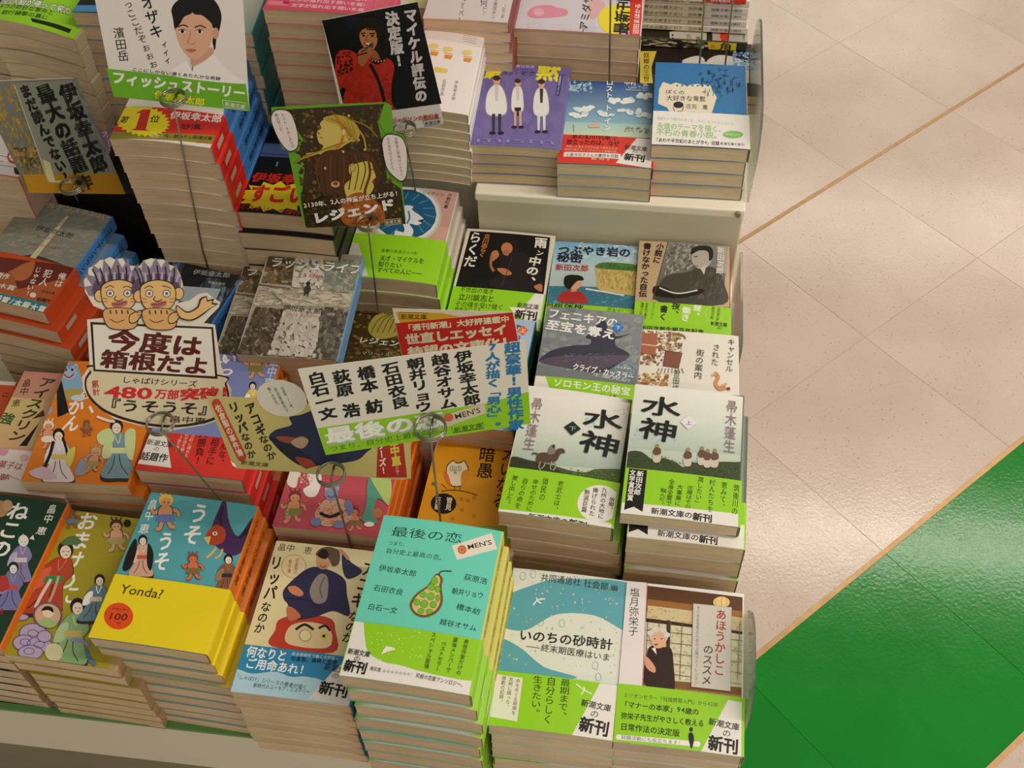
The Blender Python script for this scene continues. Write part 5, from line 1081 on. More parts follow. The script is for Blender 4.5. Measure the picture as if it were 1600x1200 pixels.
def d(p):
    p.P([(-50, -60), (140, -60), (120, 70), (-50, 60)], LIME)
    p.T('の四人組が帰って来た', -10, 8, 111, 17, 12, 'f0f0e8', .05); p.T('強盗', 40, -3, 72, -2, 8, 'f0f0e8', .05)
    p.T('4つの奇妙な事件と', 2, 9, 85, 20, 7, '2a5a10', .015); p.T('銀行襲撃の裏に', 6, 17, 76, 27, 7, '2a5a10', .015)
    p.P([(48, 29), (112, 46), (110, 52), (50, 34)], '142008'); p.T('二〇一二年版文庫の特別付録', 56, 34, 106, 46, 4, 'a8c070')
def d2(p):
    p.P([(-60, -60), (150, -60), (130, 80), (-60, 70)], LIME)
    p.T('あの四人組が帰って来た', -14, 1, 112, 18, 13, '141c08', .06); p.T('あの四人組が帰って来た', -14, 1, 112, 18, 12, 'f0f0e8', .02)
    p.T('4つの奇妙な事件と', 0, 10, 85, 21, 8, '2a5a10', .015); p.T('銀行襲撃の裏に', 3, 19, 76, 28, 8, '2a5a10', .015)
    p.P([(48, 28), (90, 38), (112, 46), (108, 52), (80, 42), (50, 34)], '142008')
stack('lime green paperback with curved pages at the top left corner', 'lime green cover with curved pages', 'BR', (117, 62), .294, -7.5, n=9, zb=STEP, cover='b8a888', draw=d2, bulge=.006, tilt=.010)
def d(p):
    p.P([(110, -40), (260, -40), (260, 40), (110, 20)], '10161c'); p.P([(112, 8), (260, 12), (260, 24), (110, 18)], '4a8cc0')
stack('black and blue paperback on a tall pile behind the portrait card', 'black and blue top cover', 'BL', (112, 19), .315, -1.0, n=11, zb=STEP, W=.104, cover='5a8cb8', draw=d, bulge=.001)
stack('plain dark edged paperback pile at far left under the lime cover', 'dark edged far left cover', 'BR', (12, 88), .245, -6, n=4, zb=STEP, t_top=.028, cover='3a2418', bulge=.002)
def d(p):
    p.P([(140, 150), (200, 160), (200, 240), (130, 240)], '8c7c94'); p.P([(140, 175), (190, 178), (190, 196), (140, 193)], '16141a'); p.P([(152, 184), (166, 181), (174, 188), (160, 190)], 'd8d0d4'); p.Ln([(150, 197), (190, 199)], 1.2, 'c8c0c8')
    p.V_('オーデュボン', 163, 202, 190, 290, 12, 'e8c8e4', .01)
stack('mauve grey paperback squeezed between translucent card and tall pile', 'mauve grey cover', 'TR', (196, 172), .168, 6, n=1, zb=.153, W=.07, H=.12, cover='8c7c94', spine='5a4a54', draw=d)
# sideways piles behind
def d(p):
    p.GR([(815, -80), (1010, -80), (1002, 60), (805, 60)], 'd8c8c8', 'd4cfd8')
    p.B([(824, 20), (835, 10), (860, 8), (870, 12), (885, 15), (885, 24), (860, 28), (830, 28)], 'e090a4'); p.E(842, 19, 8, 6, 'e8b0bc'); p.CL([(825, 35), (935, 35), (930, 55), (820, 55)], ['d0c4cc', 'dcd0d4', 'ccc8d8'], 24, 12, 4, 3); p.B([(925, 0), (945, 4), (940, 20), (925, 30), (918, 15)], 'e0b0b4')
    p.V_('ア', 911, 40, 913, 52, 13, '2a2420'); p.T('アミダサマ', 911, 47, 922, -20, 16, '2a2420', .01)
    p.B([(936, 24), (945, 12), (965, 8), (985, 12), (988, 30), (980, 48), (955, 54), (938, 42)], 'f0dc2c'); p.T('最新刊', 970, 54, 976, -2, 26, '1c1814', .03)
    p.P([(987, -60), (1004, -60), (1002, 60), (983, 60)], 'd83428'); p.T('沼田まほかる', 993, 54, 997, 6, 10, 'f0e4d8', .02)
stack('pinkish white paperback lying sideways with yellow blot and red strip', 'sideways cover with yellow blot', 'BR', (1001, 57), .218, -.5, n=5, zb=STEP, W=.15, H=.105, cover='d8c8c8', band='d83428', bandh=.001, draw=d, bulge=.0006, bandfront='d8402c')
def d(p):
    p.P([(700, -60), (815, -60), (800, 50), (700, 45)], 'd8cccc')
    p.T('アスペルガー', 718, 38, 730, -30, 8, '3a3634'); p.T('何', 750, 4, 762, 4, 14, '3a3634'); p.T('って', 755, 24, 758, 10, 7, '3a3634'); p.T('いま話題の本', 770, 30, 777, -10, 6, '3a3634'); p.T('ちの。是', 785, 30, 790, -8, 6, '3a3634')
stack('pale paperback with handwritten lettering and pink spine, top centre', 'handwritten lettering cover', 'BR', (795, 36), .248, -.3, n=9, zb=STEP, W=.10, H=.105, cover='d8cccc', spine='8a3a34', draw=d, bulge=.0008, fan=(.0009, 0), jit=.002)
def d(p):
    p.CL([(560, -40), (660, -40), (660, 30), (560, 30)], ['d8cc98', 'e0d4a8', 'ccc084'], 30, 14, 6, 3); p.P([(621, 0), (638, 2), (634, 14), (618, 10)], 'd8d0cc')
stack('cream yellow paperback behind the black singer card', 'cream yellow cover', 'BR', (690, 15), .215, 0, n=4, zb=STEP, W=.11, H=.1, cover='d8cc98', draw=d)
def d(p):
    p.P([(650, -30), (760, -30), (760, 40), (650, 40)], 'c8c8b4'); p.P([(690, -10), (712, -8), (708, 14), (690, 8)], '5c6c34'); p.E(702, 4, 7, 6, 'a8a060'); p.P([(670, 20), (698, 22), (704, 34), (668, 28)], '5a8a44')
stack('white paperback with green leaf picture behind the orange marks cover', 'green leaf picture cover', 'BR', (722, 34), .200, -.8, n=3, zb=STEP, W=.07, H=.1, cover='c8c8b4', draw=d)

# far side of the table: sideways fanned books and a spine-out pile
def sp(p, pale=True): pass
def d(p):
    p.P([(1000, 70), (1200, 76), (1200, 160), (1000, 160)], '221a14'); p.P([(1000, 80), (1026, 80), (1018, 105), (1020, 130), (1000, 130)], 'dcc84c')
    p.V_('奴郷の三世', 1010, 82, 1010, 128, 10, '2a2410', .01)
    p.B([(1066, 96), (1080, 89), (1094, 88), (1100, 96)], 'e8e0dc'); p.B([(1108, 92), (1125, 86), (1150, 90), (1160, 98), (1110, 98)], 'e8e0dc'); p.P([(1066, 96), (1170, 98), (1170, 130), (1060, 130)], 'e0d8d4')
    p.CL([(1145, 80), (1172, 82), (1170, 110), (1145, 108)], ['4a84cc', '6a9cd8', 'e8eef4'], 30, 6, 3, 3)
stack('dark paperback lying sideways with open white book and yellow strip', 'sideways open book picture', 'BR', (1190, 152), .151, -.3, n=2, zb=STEP, W=.150, H=.105, cover='221a14', draw=d)
def d(p):
    p.P([(1004, 33), (1116, 33), (1114, 70), (1004, 68)], '2a2418'); p.P([(1046, 50), (1056, 48), (1068, 42), (1075, 39), (1096, 43), (1104, 45), (1104, 68), (1047, 66)], 'c8c0b0')
    p.E(1051, 55, 1.5, 1.5, '1c1814'); p.E(1051, 60, 1.5, 1.5, '1c1814'); p.T('司', 1072, 58, 1080, 57, 8, '2a2620'); p.T('薫', 1087, 60, 1095, 60, 6, '2a2620'); p.T('ら', 1061, 63, 1068, 63, 6, '2a2620')
    p.P([(1113, 33), (1190, 33), (1190, 70), (1113, 68)], 'b8b0a4'); p.E(1131, 56, 6, 11, 'd83c24'); p.V_('この本', 1122, 42, 1122, 62, 5, 'd88878'); p.V_('永遠の', 1147, 46, 1147, 64, 5, 'd88878'); p.V_('新潮文庫の新刊', 1163, 38, 1162, 64, 4, '2a2620')
cbk = stack('sideways black paperback with torn pale label and red oval', 'sideways black cover with red oval', 'BL', (1168, 67), .1645, 90, n=1, zb=.152, W=.105, H=.136, side=-1, cover='2a2418', spine='4a4a30', draw=d, bulge=0)
pa = Print(lambda x, y: (x, y), [(-.066, .0007), (.066, .0007), (.066, .0115), (-.066, .0115)])
pa.P([(-.068, 0), (.068, 0), (.068, .0125), (-.068, .0125)], '3c3c28'); rnd = random.Random(3)
for _ in range(60): pa.E(rnd.uniform(-.06, .02), rnd.uniform(.001, .011), rnd.uniform(.002, .006), rnd.uniform(.001, .002), rnd.choice(['6a7a34', 'c8b8a0', '2a2a1c', 'a88a6c', 'd8d0c4']), n=8)
pa.P([(.0215, 0), (.055, 0), (.055, .0125), (.0195, .0125)], 'ecd030'); pa.E(.026, .006, .003, .003, 'e89830')
pa.T('角', .034, .006, .050, .006, .011, '3a2010', .02)
me = print_mesh('spine_picture', [(-.0531, .001, .0)]*3, [], [(0., 0., 0.)]*3, pa, lambda q, zl: np.stack([-.0531-zl, -q[:, 0], q[:, 1]], 1))
link(bpy.data.objects.new('spine_picture', me), cbk[0])
def flat_text_mesh(name, runs):
    """lettering lying in the local (a, b) plane -> built by caller-supplied mapping"""
    V = []; T = []; C = []; n = 0
    for st, a0, b0, a1, h, col, wt, f in runs:
        m = len(st); dx = (a1-a0)/m
        for i, ch in enumerate(st):
            if ch == ' ': continue
            v, t = glyph(ch, wt)
            if not len(v): continue
            V.append(np.array([f(a0+dx*(i+.5)+x*abs(dx)*(1 if dx > 0 else 1), b0+y*h) for x, y in v])); T.append(t+n); n += len(v); C.append(np.tile(lin(col), (len(v), 1)))
    V = np.concatenate(V); T = np.concatenate(T); C = np.concatenate(C)
    return print_mesh(name, V, T.tolist(), C, None, None)
def dtop(p):
    p.P([(900, -300), (1300, -300), (1300, 60), (900, 60)], 'e0d4bc')
for lab, short, px, z, zb, n, bnd in (('cream paperback lying spine out with red band, upper of the spine-out books', 'spine-out cream books', (1172, 2), .2115, .166, 5, 'd83c24'),):
    bs = stack(lab, short, 'BL', px, z, 90, n=n, zb=zb, side=-1, cover='e0d4bc', band='e4dcd4', bandh=.050, draw=dtop, bulge=0, jit=.0006, off=[(0, 0, 0)]*3+[(-.001, 0, 0), (-.002, -.002, 0), (-.001, -.003, 0)])
    t = (z-zb)/n-.0005
    for k, o in enumerate(bs):
        f = lambda a, b: (-.0525-.0006, a, b)
        g_ = lambda a, b: (-.0532, a, b)
        me = flat_text_mesh('spine_title', [('赤頭巾ちゃん気をつけて 庄司薫' if k > 2 else '白鳥の歌なんか聞えない 庄司薫', .070, t/2, -.020, t*.55, '5a4a3a', .0, g_),
             ('新潮文庫の新刊', -.030, t/2, -.068, t*.5, '4a4440', .0, g_)])
        s_ = link(bpy.data.objects.new('spine_title', me), o)

# the three spine-out books with red bands on top
bs = stack('paperback lying spine out with red and white band, touching the top picture edge', 'red banded spine-out books', 'BL', (1170, -20), .2365, 90, n=3, zb=.213, side=-1, cover='e0d4bc', band='dc3a24', bandh=.052, draw=dtop, bulge=0, jit=.001)
for o in bs:
    link(bpy.data.objects.new('spine_title', flat_text_mesh('spine_title', [('庄司薫ぼくの大好きな', .070, .0045, -.010, .005, '5a4a3a', .0, lambda a, b: (-.0532, a, b)), ('四十年目の', -.032, .0045, -.056, .005, 'f4e8e0', .02, lambda a, b: (-.0535, a, b))])), o)

# low white books peeking in front of the table edge and posters on its front face
def face_print(label, cat, quad, Y, drawf, name='poster', thick=.0008):
    pts = [aty(x, y, Y) for x, y in quad]
    fmap = lambda x, y: (aty(x, y, Y)[0], aty(x, y, Y)[2])
    uv = [(P[0], P[2]) for P in pts]; n = len(uv)
    base = uv if sum(uv[i][0]*uv[(i+1) % n][1]-uv[(i+1) % n][0]*uv[i][1] for i in range(n)) > 0 else uv[::-1]
    pr = Print(fmap, base); drawf(pr)
    V = [(a, Y, b) for a, b in base]+[(a, Y+thick, b) for a, b in base]
    Fc = [tuple(range(n)), tuple(range(n, 2*n))[::-1]]+[(i, n+i, n+(i+1) % n, (i+1) % n) for i in range(n)]
    me = print_mesh(name, V, Fc, [lin('e8e4dc')]*len(V), pr, lambda q, zl: np.stack([q[:, 0], Y-.00005-zl, q[:, 1]], 1))
    o = link(bpy.data.objects.new(name, me)); tag(o, label, cat); return o
def d(p):
    p.P([(690, 1170), (1000, 1180), (1000, 1300), (690, 1300)], '3fa890'); p.B([(780, 1200), (785, 1190), (800, 1185), (816, 1187), (828, 1200), (800, 1230)], '7a5a1e'); p.CL([(785, 1188), (824, 1190), (824, 1215), (782, 1215)], ['8ac03c', '6a9a2c', 'a8cc58'], 18, 4, 3, 4)
    p.T('荻原浩朝井', 716, 1194, 762, 1196, 6, '1c3430'); p.T('伊坂幸太郎', 842, 1193, 890, 1195, 6, '1c3430')
face_print('turquoise pear poster on the white table front, bottom edge of view', 'poster', [(690, 1180), (962, 1180), (962, 1262), (742, 1262)], .3850, d)
def d(p):
    p.P([(590, 1160), (760, 1160), (790, 1300), (590, 1300)], '24406e'); p.CL([(610, 1170), (740, 1175), (760, 1210), (620, 1230)], ['1c2c54', '38588c', '4a3a68', '2a4a7c'], 40, 12, 5, 4)
    p.Ln([(625, 1176), (636, 1215)], 1.4, 'd8dce4'); p.Ln([(655, 1181), (666, 1215)], 1.4, 'd8dce4'); p.Ln([(625, 1176), (655, 1181)], 1.4, 'd8dce4'); p.CL([(632, 1180), (652, 1183), (660, 1210), (640, 1208)], ['a8bcd4', 'd0dce8', '6a88b0'], 40, 3, 2, 6)
face_print('dark blue poster with white framed title, tilted on the white table front', 'poster', [(607, 1168), (693, 1180), (745, 1262), (652, 1262)], .3864, d)

# ================================================================ wire stands and the cards they hold
def stand(label, foot, ring, Yf, zfoot, rr=.0125, turns=2.6, wire=.0008, ringY=None, extra=None):
    """foot, ring: where the wire leaves the books and where the coil sits (photo pixels); the wire goes on down to a small foot"""
    B_ = aty(foot[0], foot[1], Yf); R = aty(ring[0], ring[1], Yf if ringY is None else ringY)
    dirv = (R-B_)/abs(R[2]-B_[2]); base = B_-dirv*(B_[2]-zfoot)
    base = np.array([B_[0], B_[1], zfoot])
    root = bpy.data.objects.new('wire_stand', None); COL.objects.link(root); root.location = tuple(base); root.empty_display_size = .02
    loc = lambda P: tuple(np.array(P)-base)
    cen = R.copy(); top = cen+np.array([0, rr, 0])
    V, Fc = tubepath([loc(base), loc(B_), loc(cen+np.array([0, -rr*.2, -.006])), loc(cen+np.array([0, rr*.9, -.003]))], wire*1.15); mesh_obj('pole', V, Fc, M_STEEL, root, True)
    pts = [loc(cen+np.array([rr*math.sin(a), rr*math.cos(a), -.003+.0022*a/(2*math.pi)])) for a in np.linspace(0, 2*math.pi*turns, int(26*turns))]
    V, Fc = tubepath(pts, wire, 6); mesh_obj('coil', V, Fc, M_STEEL, root, True)
    V, Fc = tubepath([(0, 0, .0002), (0, 0, .0014)], .016, 20); mesh_obj('foot', V, Fc, M_STEEL, root)
    tag(root, label, 'stand', 'wire card stands'); return cen+np.array([0, rr*1.5, 0])
def card(label, outline, through, tilt, drawf, az=None, mat_edge='e8e4dc', thick=.0009, roll=0, back=0.0):
    """a stiff card: outline in photo pixels on a plane through a 3D point, leaning back by tilt degrees"""
    P0 = np.array(through, float)+np.array([0, back, 0]); to = EYE-P0
    a = math.atan2(to[0], -to[1]) if az is None else math.radians(az); t = math.radians(tilt)
    N = np.array([math.sin(a)*math.cos(t), -math.cos(a)*math.cos(t), math.sin(t)])
    U = np.array([math.cos(a), math.sin(a), 0]); W_ = np.cross(N, U)
    def mp(x, y):
        q = ray(x, y); s = ((P0-EYE)@N)/(q@N); P = EYE+q*s-P0; return (float(P@U), float(P@W_))
    uv = [mp(*p) for p in outline]; n = len(uv)
    if sum(uv[i][0]*uv[(i+1) % n][1]-uv[(i+1) % n][0]*uv[i][1] for i in range(n)) < 0: uv = uv[::-1]
    ctr = np.mean(np.array(uv), 0); big = [tuple(p) for p in [(-.5, -.5), (.5, -.5), (.5, .5), (-.5, .5)]]
    pr = Print(mp, big); drawf(pr)
    V = [(a_, b_, 0) for a_, b_ in uv]+[(a_, b_, -thick) for a_, b_ in uv]
    tri = tessellate_polygon([[Vector((a_, b_, 0)) for a_, b_ in uv]])
    Fc = [tuple(x) for x in tri]+[tuple(n+i for i in x[::-1]) for x in tri]+[(i, n+i, n+(i+1) % n, (i+1) % n) for i in range(n)]
    me = print_mesh('sign_card', V, Fc, [lin(mat_edge)]*len(V), pr, lambda q, zl: np.stack([q[:, 0], q[:, 1], zl+.00003], 1))
    o = bpy.data.objects.new('sign_card', me); COL.objects.link(o)
    o.matrix_world = Matrix(((U[0], W_[0], N[0], P0[0]), (U[1], W_[1], N[1], P0[1]), (U[2], W_[2], N[2], P0[2]), (0, 0, 0, 1)))
    tag(o, label, 'sign'); return o
def rnd_quad(q, r=6):
    out = []; n = 4
    for i in range(4):
        p = np.array(q[i], float); a = np.array(q[i-1], float); b = np.array(q[(i+1) % 4], float)
        da = (a-p)/np.hypot(*(a-p)); db_ = (b-p)/np.hypot(*(b-p))
        for k in range(5):
            t = k/4; out.append(tuple(p+da*r*(1-t)**2+db_*r*t**2))
    return out

# 1 portrait card of a young man in white
c1 = stand('wire stand holding the portrait card, in front of the tallest pile', (317, 393), (270, 153), .862, TABLE+.0002)
Q = [(146, -12), (379, -12), (390, 174), (178, 151)]
def d(p):
    p.P([(146, -12), (379, -12), (390, 174), (178, 151)], 'e4dcd6')
    p.P([(166, 107), (384, 131), (390, 174), (178, 151)], '6aae24')
    p.B([(290, 96), (297, 84), (312, 92), (330, 84), (350, 104), (366, 118), (380, 131), (268, 118)], 'efe8e4'); p.B([(292, 92), (297, 84), (303, 104), (300, 112)], 'd8d0cc'); p.S([(299, 94), (301, 102), (300, 110)], 1.4, '6a5c54'); p.S([(330, 84), (318, 96), (301, 104)], 1.2, 'c4bab4')
    p.B([(292, 80), (330, 74), (333, 84), (318, 95), (300, 103), (297, 90)], 'd09a80')
    p.B([(270, 28), (268, 14), (276, 2), (292, -6), (320, -10), (338, 4), (346, 24), (343, 46), (338, 62), (336, 78), (332, 66), (330, 40), (280, 36), (274, 48)], '14100f')
    p.B([(274, 40), (280, 24), (296, 16), (318, 18), (330, 34), (332, 56), (326, 76), (312, 90), (300, 92), (288, 82), (278, 64)], 'dba88c')
    p.E(337, 52, 5, 9, 'cf967a'); p.B([(272, 34), (278, 18), (292, 12), (300, 20), (288, 26), (282, 36), (275, 44)], '14100f'); p.B([(296, 12), (320, 12), (334, 26), (336, 42), (328, 34), (316, 24), (304, 22)], '14100f')
    p.S([(278, 42), (286, 39), (294, 42)], 2, '241a16'); p.S([(304, 43), (313, 40), (322, 44)], 2, '241a16')
    for x in (285, 312): p.E(x, 49, 5.5, 3, 'efe6e0'); p.E(x, 49, 2.8, 2.8, '1c1412'); p.S([(x-6, 48), (x, 45.5), (x+6, 48)], 1.2, '2a1c18')
    p.S([(298, 48), (296, 60), (293, 66), (300, 69), (305, 66)], 1.2, 'b87e64'); p.B([(290, 78), (298, 76), (307, 78), (299, 82)], 'c06a5c'); p.Ln([(290, 78.5), (307, 78.5)], .8, '8a4a40')
    p.V_('オザキ', 228, -8, 247, 60, 22, '1c1814', .01); p.V_('ィィィ', 255, 62, 262, 100, 10, '1c1814', .01)
    p.V_('っここだぞぉぉぉ', 196, 0, 242, 106, 15, '1c1814', .0); p.V_('濱田岳', 184, 42, 194, 96, 18, '1c1814', .0)
    p.T('ここにしかない凄くあたたかな奇跡', 206, 108, 345, 123, 6, '3a3a34', .01)
    p.T('フィッシュストーリー', 174, 120, 384, 146, 20, 'ece8e0', .04); p.T('伊坂幸太郎', 241, 147, 320, 160, 13, 'ecdc30', .02)
    p.Ln([(347, 156), (384, 161), (386, 172), (349, 167), (347, 156)], .8, 'e8e4dc'); p.T('新潮文庫', 351, 162, 383, 167, 7, 'e8e4dc', .01)
card('white portrait card of dark haired young man with green lower strip', rnd_quad(Q, 3), c1, 14, d, back=-.003)

# 2 grey card with gold flames
c2 = stand('wire stand behind the weathered grey cover, holding the gold flame card', (125, 318), (112, 290), .914, TABLE+.0002, ringY=.858)
Q = [(-40, 128), (120, 122), (196, 303), (45, 301)]
def d(p):
    p.GR(Q, '7c8076', '6c6a58'); p.setclip(Q)
    p.CL([(-40, 130), (30, 130), (90, 270), (20, 280)], ['b08a2c', '8a8468', 'c49a34', '9a8a50', '767868'], 60, 6, 12, 5, rot=-20)
    p.CL([(20, 230), (90, 230), (110, 270), (40, 272)], ['4a4636', 'b8862c', '3a382c', 'd8a434', '6a6450'], 40, 6, 7, 6)
    p.P([(22, 130), (112, 124), (190, 278), (108, 282), (74, 284)], '8c9082'); p.CL([(90, 124), (122, 124), (180, 270), (150, 274)], ['6c7274', '7c8488', '8c908c'], 30, 8, 14, 4, rot=-20)
    p.P([(35, 272), (185, 270), (196, 303), (45, 301)], 'b8881c'); p.P([(66, 248), (78, 254), (86, 282), (110, 280), (112, 286), (76, 284)], 'd0cc9a'); p.Ln([(22, 132), (76, 284)], 2, 'b8bc9c')
    for st, a, w_ in (('伊坂幸太郎', (101, 130, 159, 269), 27), ('最大の話題', (65, 132, 128, 270), 26), ('まだ読んでない?', (35, 132, 107, 286), 17)): p.V_(st, *a, w_, '12120e', .045)
    p.V_('作', 127, 273, 137, 297, 24, '12120e', .045); p.setclip()
card('grey and gold flame card with large black vertical lettering', rnd_quad(Q, 8), c2, 8, d, back=-.003)

# 3 singer card
c3 = stand('wire stand holding the black singer card', (648, 288), (632, 201), .994, TABLE+.0002, rr=.012, ringY=.968)
Q = [(503, 32), (652, 3), (694, 195), (542, 215)]
def d(p):
    Q1 = [(503, 32), (652, 3), (690, 162), (541, 182)]; p.P(rnd_quad(Q, 7), 'dcd4ce'); p.setclip(Q1); p.P(Q1, '0b0a10'); p.E(552, 35, 16, 10, '10142a')
    p.B([(524, 92), (530, 80), (545, 78), (558, 84), (572, 84), (590, 90), (608, 92), (616, 105), (612, 130), (612, 160), (620, 185), (540, 190), (536, 160), (540, 135), (528, 140), (524, 118)], 'b42a1e')
    p.CL([(526, 82), (550, 80), (552, 110), (528, 120)], ['2a0c0c', '8a1c14', '14080a'], 24, 5, 4, 3); p.CL([(545, 120), (610, 110), (612, 165), (545, 175)], ['a82418', 'c0342a', '9a1e14'], 26, 10, 8, 4)
    p.S([(578, 100), (588, 118), (596, 140), (602, 165)], 5, '160a0c'); p.S([(580, 93), (590, 98), (602, 90)], 5, '18100f')
    for k in range(5): p.E(582+k*4.6, 96-abs(k-2), 1, 1, 'd8c8b8')
    p.P([(582, 78), (594, 78), (594, 92), (580, 92)], '9a5a3c')
    p.B([(556, 52), (558, 36), (570, 27), (588, 28), (602, 38), (607, 60), (604, 84), (596, 94), (588, 80), (560, 60)], '1a1210'); p.B([(563, 50), (571, 44), (583, 45), (590, 57), (587, 72), (578, 80), (568, 73), (562, 60)], 'b8754c'); p.CL([(558, 30), (600, 32), (600, 48), (560, 46)], ['0c0808', '2a1c18'], 20, 4, 4, 6)
    p.Ln([(564, 52), (571, 51)], 2, '1c100c'); p.Ln([(577, 52), (586, 52)], 2, '1c100c'); p.E(568, 55, 2.2, 1.6, '180c0a'); p.E(582, 55.5, 2.4, 1.6, '180c0a'); p.S([(574, 55), (572, 62), (576, 63)], 1, '7a4428'); p.P([(570, 67), (582, 66), (578, 71)], 'e8d8cc'); p.S([(569, 66), (576, 71), (583, 65)], 1.2, '8a2c22')
    p.B([(560, 80), (570, 74), (582, 72), (584, 80), (576, 92), (566, 104), (560, 100)], 'a8623c'); p.S([(558, 86), (574, 82)], 2, '2a1810'); p.E(580, 70, 3.5, 3.5, '3a3836'); p.S([(576, 72), (564, 82)], 3, '4a4644'); p.CL([(586, 40), (604, 46), (602, 88), (592, 80)], ['0c0808', '1c1210'], 14, 3, 6, 4)
    p.S([(566, 104), (552, 118), (540, 138)], 14, 'a8261a'); p.setclip()
    p.V_('マイケル評伝の', 640, 12, 659, 159, 20, 'd4ccd0', .045); p.V_('決定版!', 611, 17, 625, 106, 21, 'd4ccd0', .045)
    p.T('新しいマイケル・ジャクソンの教科書', 545, 195, 686, 181, 9, 'b8342c', .02); p.Ln([(661, 188), (688, 184), (690, 193), (664, 197), (661, 188)], .8, '3a3430'); p.T('新潮文庫', 664, 193, 688, 189, 6, '2a2420', .01)
card('black card with singer in red shirt holding a microphone', rnd_quad(Q, 7), c3, 4, d, mat_edge='d8d0ca', back=-.003)

# 4 fantasy card with two profiles
c4 = stand('wire stand holding the green card with two profiles', (590, 480), (575, 348), .846, TABLE+.0002, rr=.0115)
OUT = [(424, 168), (500, 164), (602, 160), (612, 166), (614, 205), (630, 212), (636, 225), (633, 280), (628, 286), (634, 344), (628, 351), (482, 356), (474, 350), (450, 236), (440, 232), (424, 185)]
def d(p):
    p.P(OUT, '5f9a1c')
    p.setclip([(444, 170), (608, 160), (634, 350), (478, 356)])
    p.P([(448, 171), (600, 162), (590, 190), (598, 225), (605, 280), (634, 300), (636, 352), (476, 356), (468, 318), (472, 300), (476, 260), (466, 238), (474, 218), (456, 190)], '36280f')
    p.CL([(450, 172), (595, 164), (630, 350), (480, 352)], ['221808', '4a3814', '6a5420', '2c200c', '7c6428', '3a2c10'], 170, 7, 6, 3, rot=20)
    p.P([(600, 162), (612, 162), (614, 205), (602, 208), (592, 190)], '5f9a1c')
    # upper profile facing left with fair hair
    p.B([(500, 192), (510, 184), (525, 179), (542, 183), (556, 194), (562, 206), (558, 218), (546, 222), (530, 232), (515, 240), (498, 240), (505, 228), (498, 222), (495, 206), (502, 200)], 'c4b258')
    p.B([(505, 184), (525, 179), (545, 184), (558, 196), (561, 210), (552, 222), (540, 214), (528, 196), (512, 190)], 'b09838')
    for k in range(7): p.S([(512+k*6, 184+k), (532+k*4, 194+k*3), (546+k*2, 212+k*2)], 1, '8a701c')
    for k in range(5): p.S([(552-k*4, 214+k*2), (530-k*8, 228+k*2), (505-k*9, 236+k*3), (478-k*5, 240+k*4)], 2.2, ['b89c3c', '8a701c', 'c8b050'][k % 3])
    p.S([(540, 184), (572, 196), (590, 214)], 2, '8a701c'); p.S([(548, 190), (566, 210), (572, 232)], 2.4, 'b09838')
    p.S([(496, 206), (500, 209)], 1.2, '4a3414'); p.S([(500, 214), (504, 215)], 1.2, '8a4a2c'); p.S([(524, 180), (536, 200), (533, 222), (520, 240)], 3.5, 'c06a20'); p.E(537, 206, 3, 5, 'd0bc68')
    # lower profile facing right with long brown hair
    p.B([(490, 258), (505, 238), (530, 233), (560, 236), (578, 240), (590, 256), (594, 280), (580, 300), (560, 316), (536, 330), (520, 318), (505, 300), (492, 300), (500, 280)], '4a2c12')
    p.B([(545, 262), (560, 254), (578, 252), (583, 264), (587, 276), (582, 282), (584, 292), (576, 304), (562, 300), (560, 312), (544, 310), (538, 290), (548, 278)], 'c6b452')
    for k in range(8): p.S([(500+k*9, 244-k*.5), (494+k*11, 264), (500+k*9, 296)], 1.6, ['6a3c18', '38200c'][k % 2])
    p.S([(574, 242), (578, 270), (570, 300), (578, 318)], 4, '6a3418'); p.E(551, 262, 6, 7, 'c2ae50'); p.O(551, 262, 4, 5, .8, '6a4a20'); p.S([(577, 265), (583, 264)], 1.2, '38200c'); p.S([(581, 284), (586, 283)], 1.4, '8a3a28')
    p.B([(538, 312), (560, 300), (585, 312), (600, 330), (596, 350), (545, 352), (532, 336)], 'a0561c'); p.CL([(540, 314), (600, 318), (598, 348), (540, 350)], ['b86a24', '8a441a', 'c07c34', '6a3414'], 36, 9, 4, 5)
    p.CL([(470, 300), (530, 300), (530, 352), (480, 354)], ['2a1c0c', '4a3c14', '1c1408'], 40, 8, 5, 6)
    for a in ((545, 180), (560, 218), (508, 262), (536, 236), (522, 285), (487, 213), (570, 233)): p.E(*a, 2.2, 2.2, 'c89a64')
    p.E(524, 287, 7, 5, 'b8a45c'); p.E(524, 286, 4, 3, '8a3a2c'); p.setclip()
    for pts in ([(430, 171), (444, 170), (456, 178), (465, 205), (466, 228), (458, 236), (448, 234), (434, 215), (424, 190), (424, 178)], [(602, 210), (612, 208), (628, 214), (636, 235), (636, 270), (630, 283), (620, 280), (604, 262), (597, 230), (597, 218)]):
        p.B(pts, '1c1c10'); c = np.mean(np.array(pts), 0); p.B([tuple(c+(np.array(q)-c)*.95) for q in pts], 'dcd0cc')
    p.V_('たぶん、きみとおれの', 441, 176, 458, 230, 5, '2a2420'); p.V_('敵は同じだ。', 431, 176, 442, 210, 5, '2a2420')
    p.V_('犯罪者に同情はいらない。', 618, 214, 629, 279, 5, '2a2420'); p.V_('兄の仇をはらすのよ。', 606, 214, 614, 268, 5, '2a2420')
    p.T('2130年、2人の神童が立ち上がる!', 474, 321, 622, 301, 9, 'e4dccc', .02); p.T('レジェンド', 488, 341, 617, 317, 18, 'e8e4dc', .05)
    p.Ln([(600, 343), (626, 340), (627, 348), (601, 351), (600, 343)], .7, 'd8d0b0'); p.T('新潮文庫', 602, 347, 626, 344, 6, 'd8d0b0', .01)
card('green and dark gold card with two long haired profiles and speech bubbles', OUT, c4, 20, d, mat_edge='5f9a1c', back=-.003)

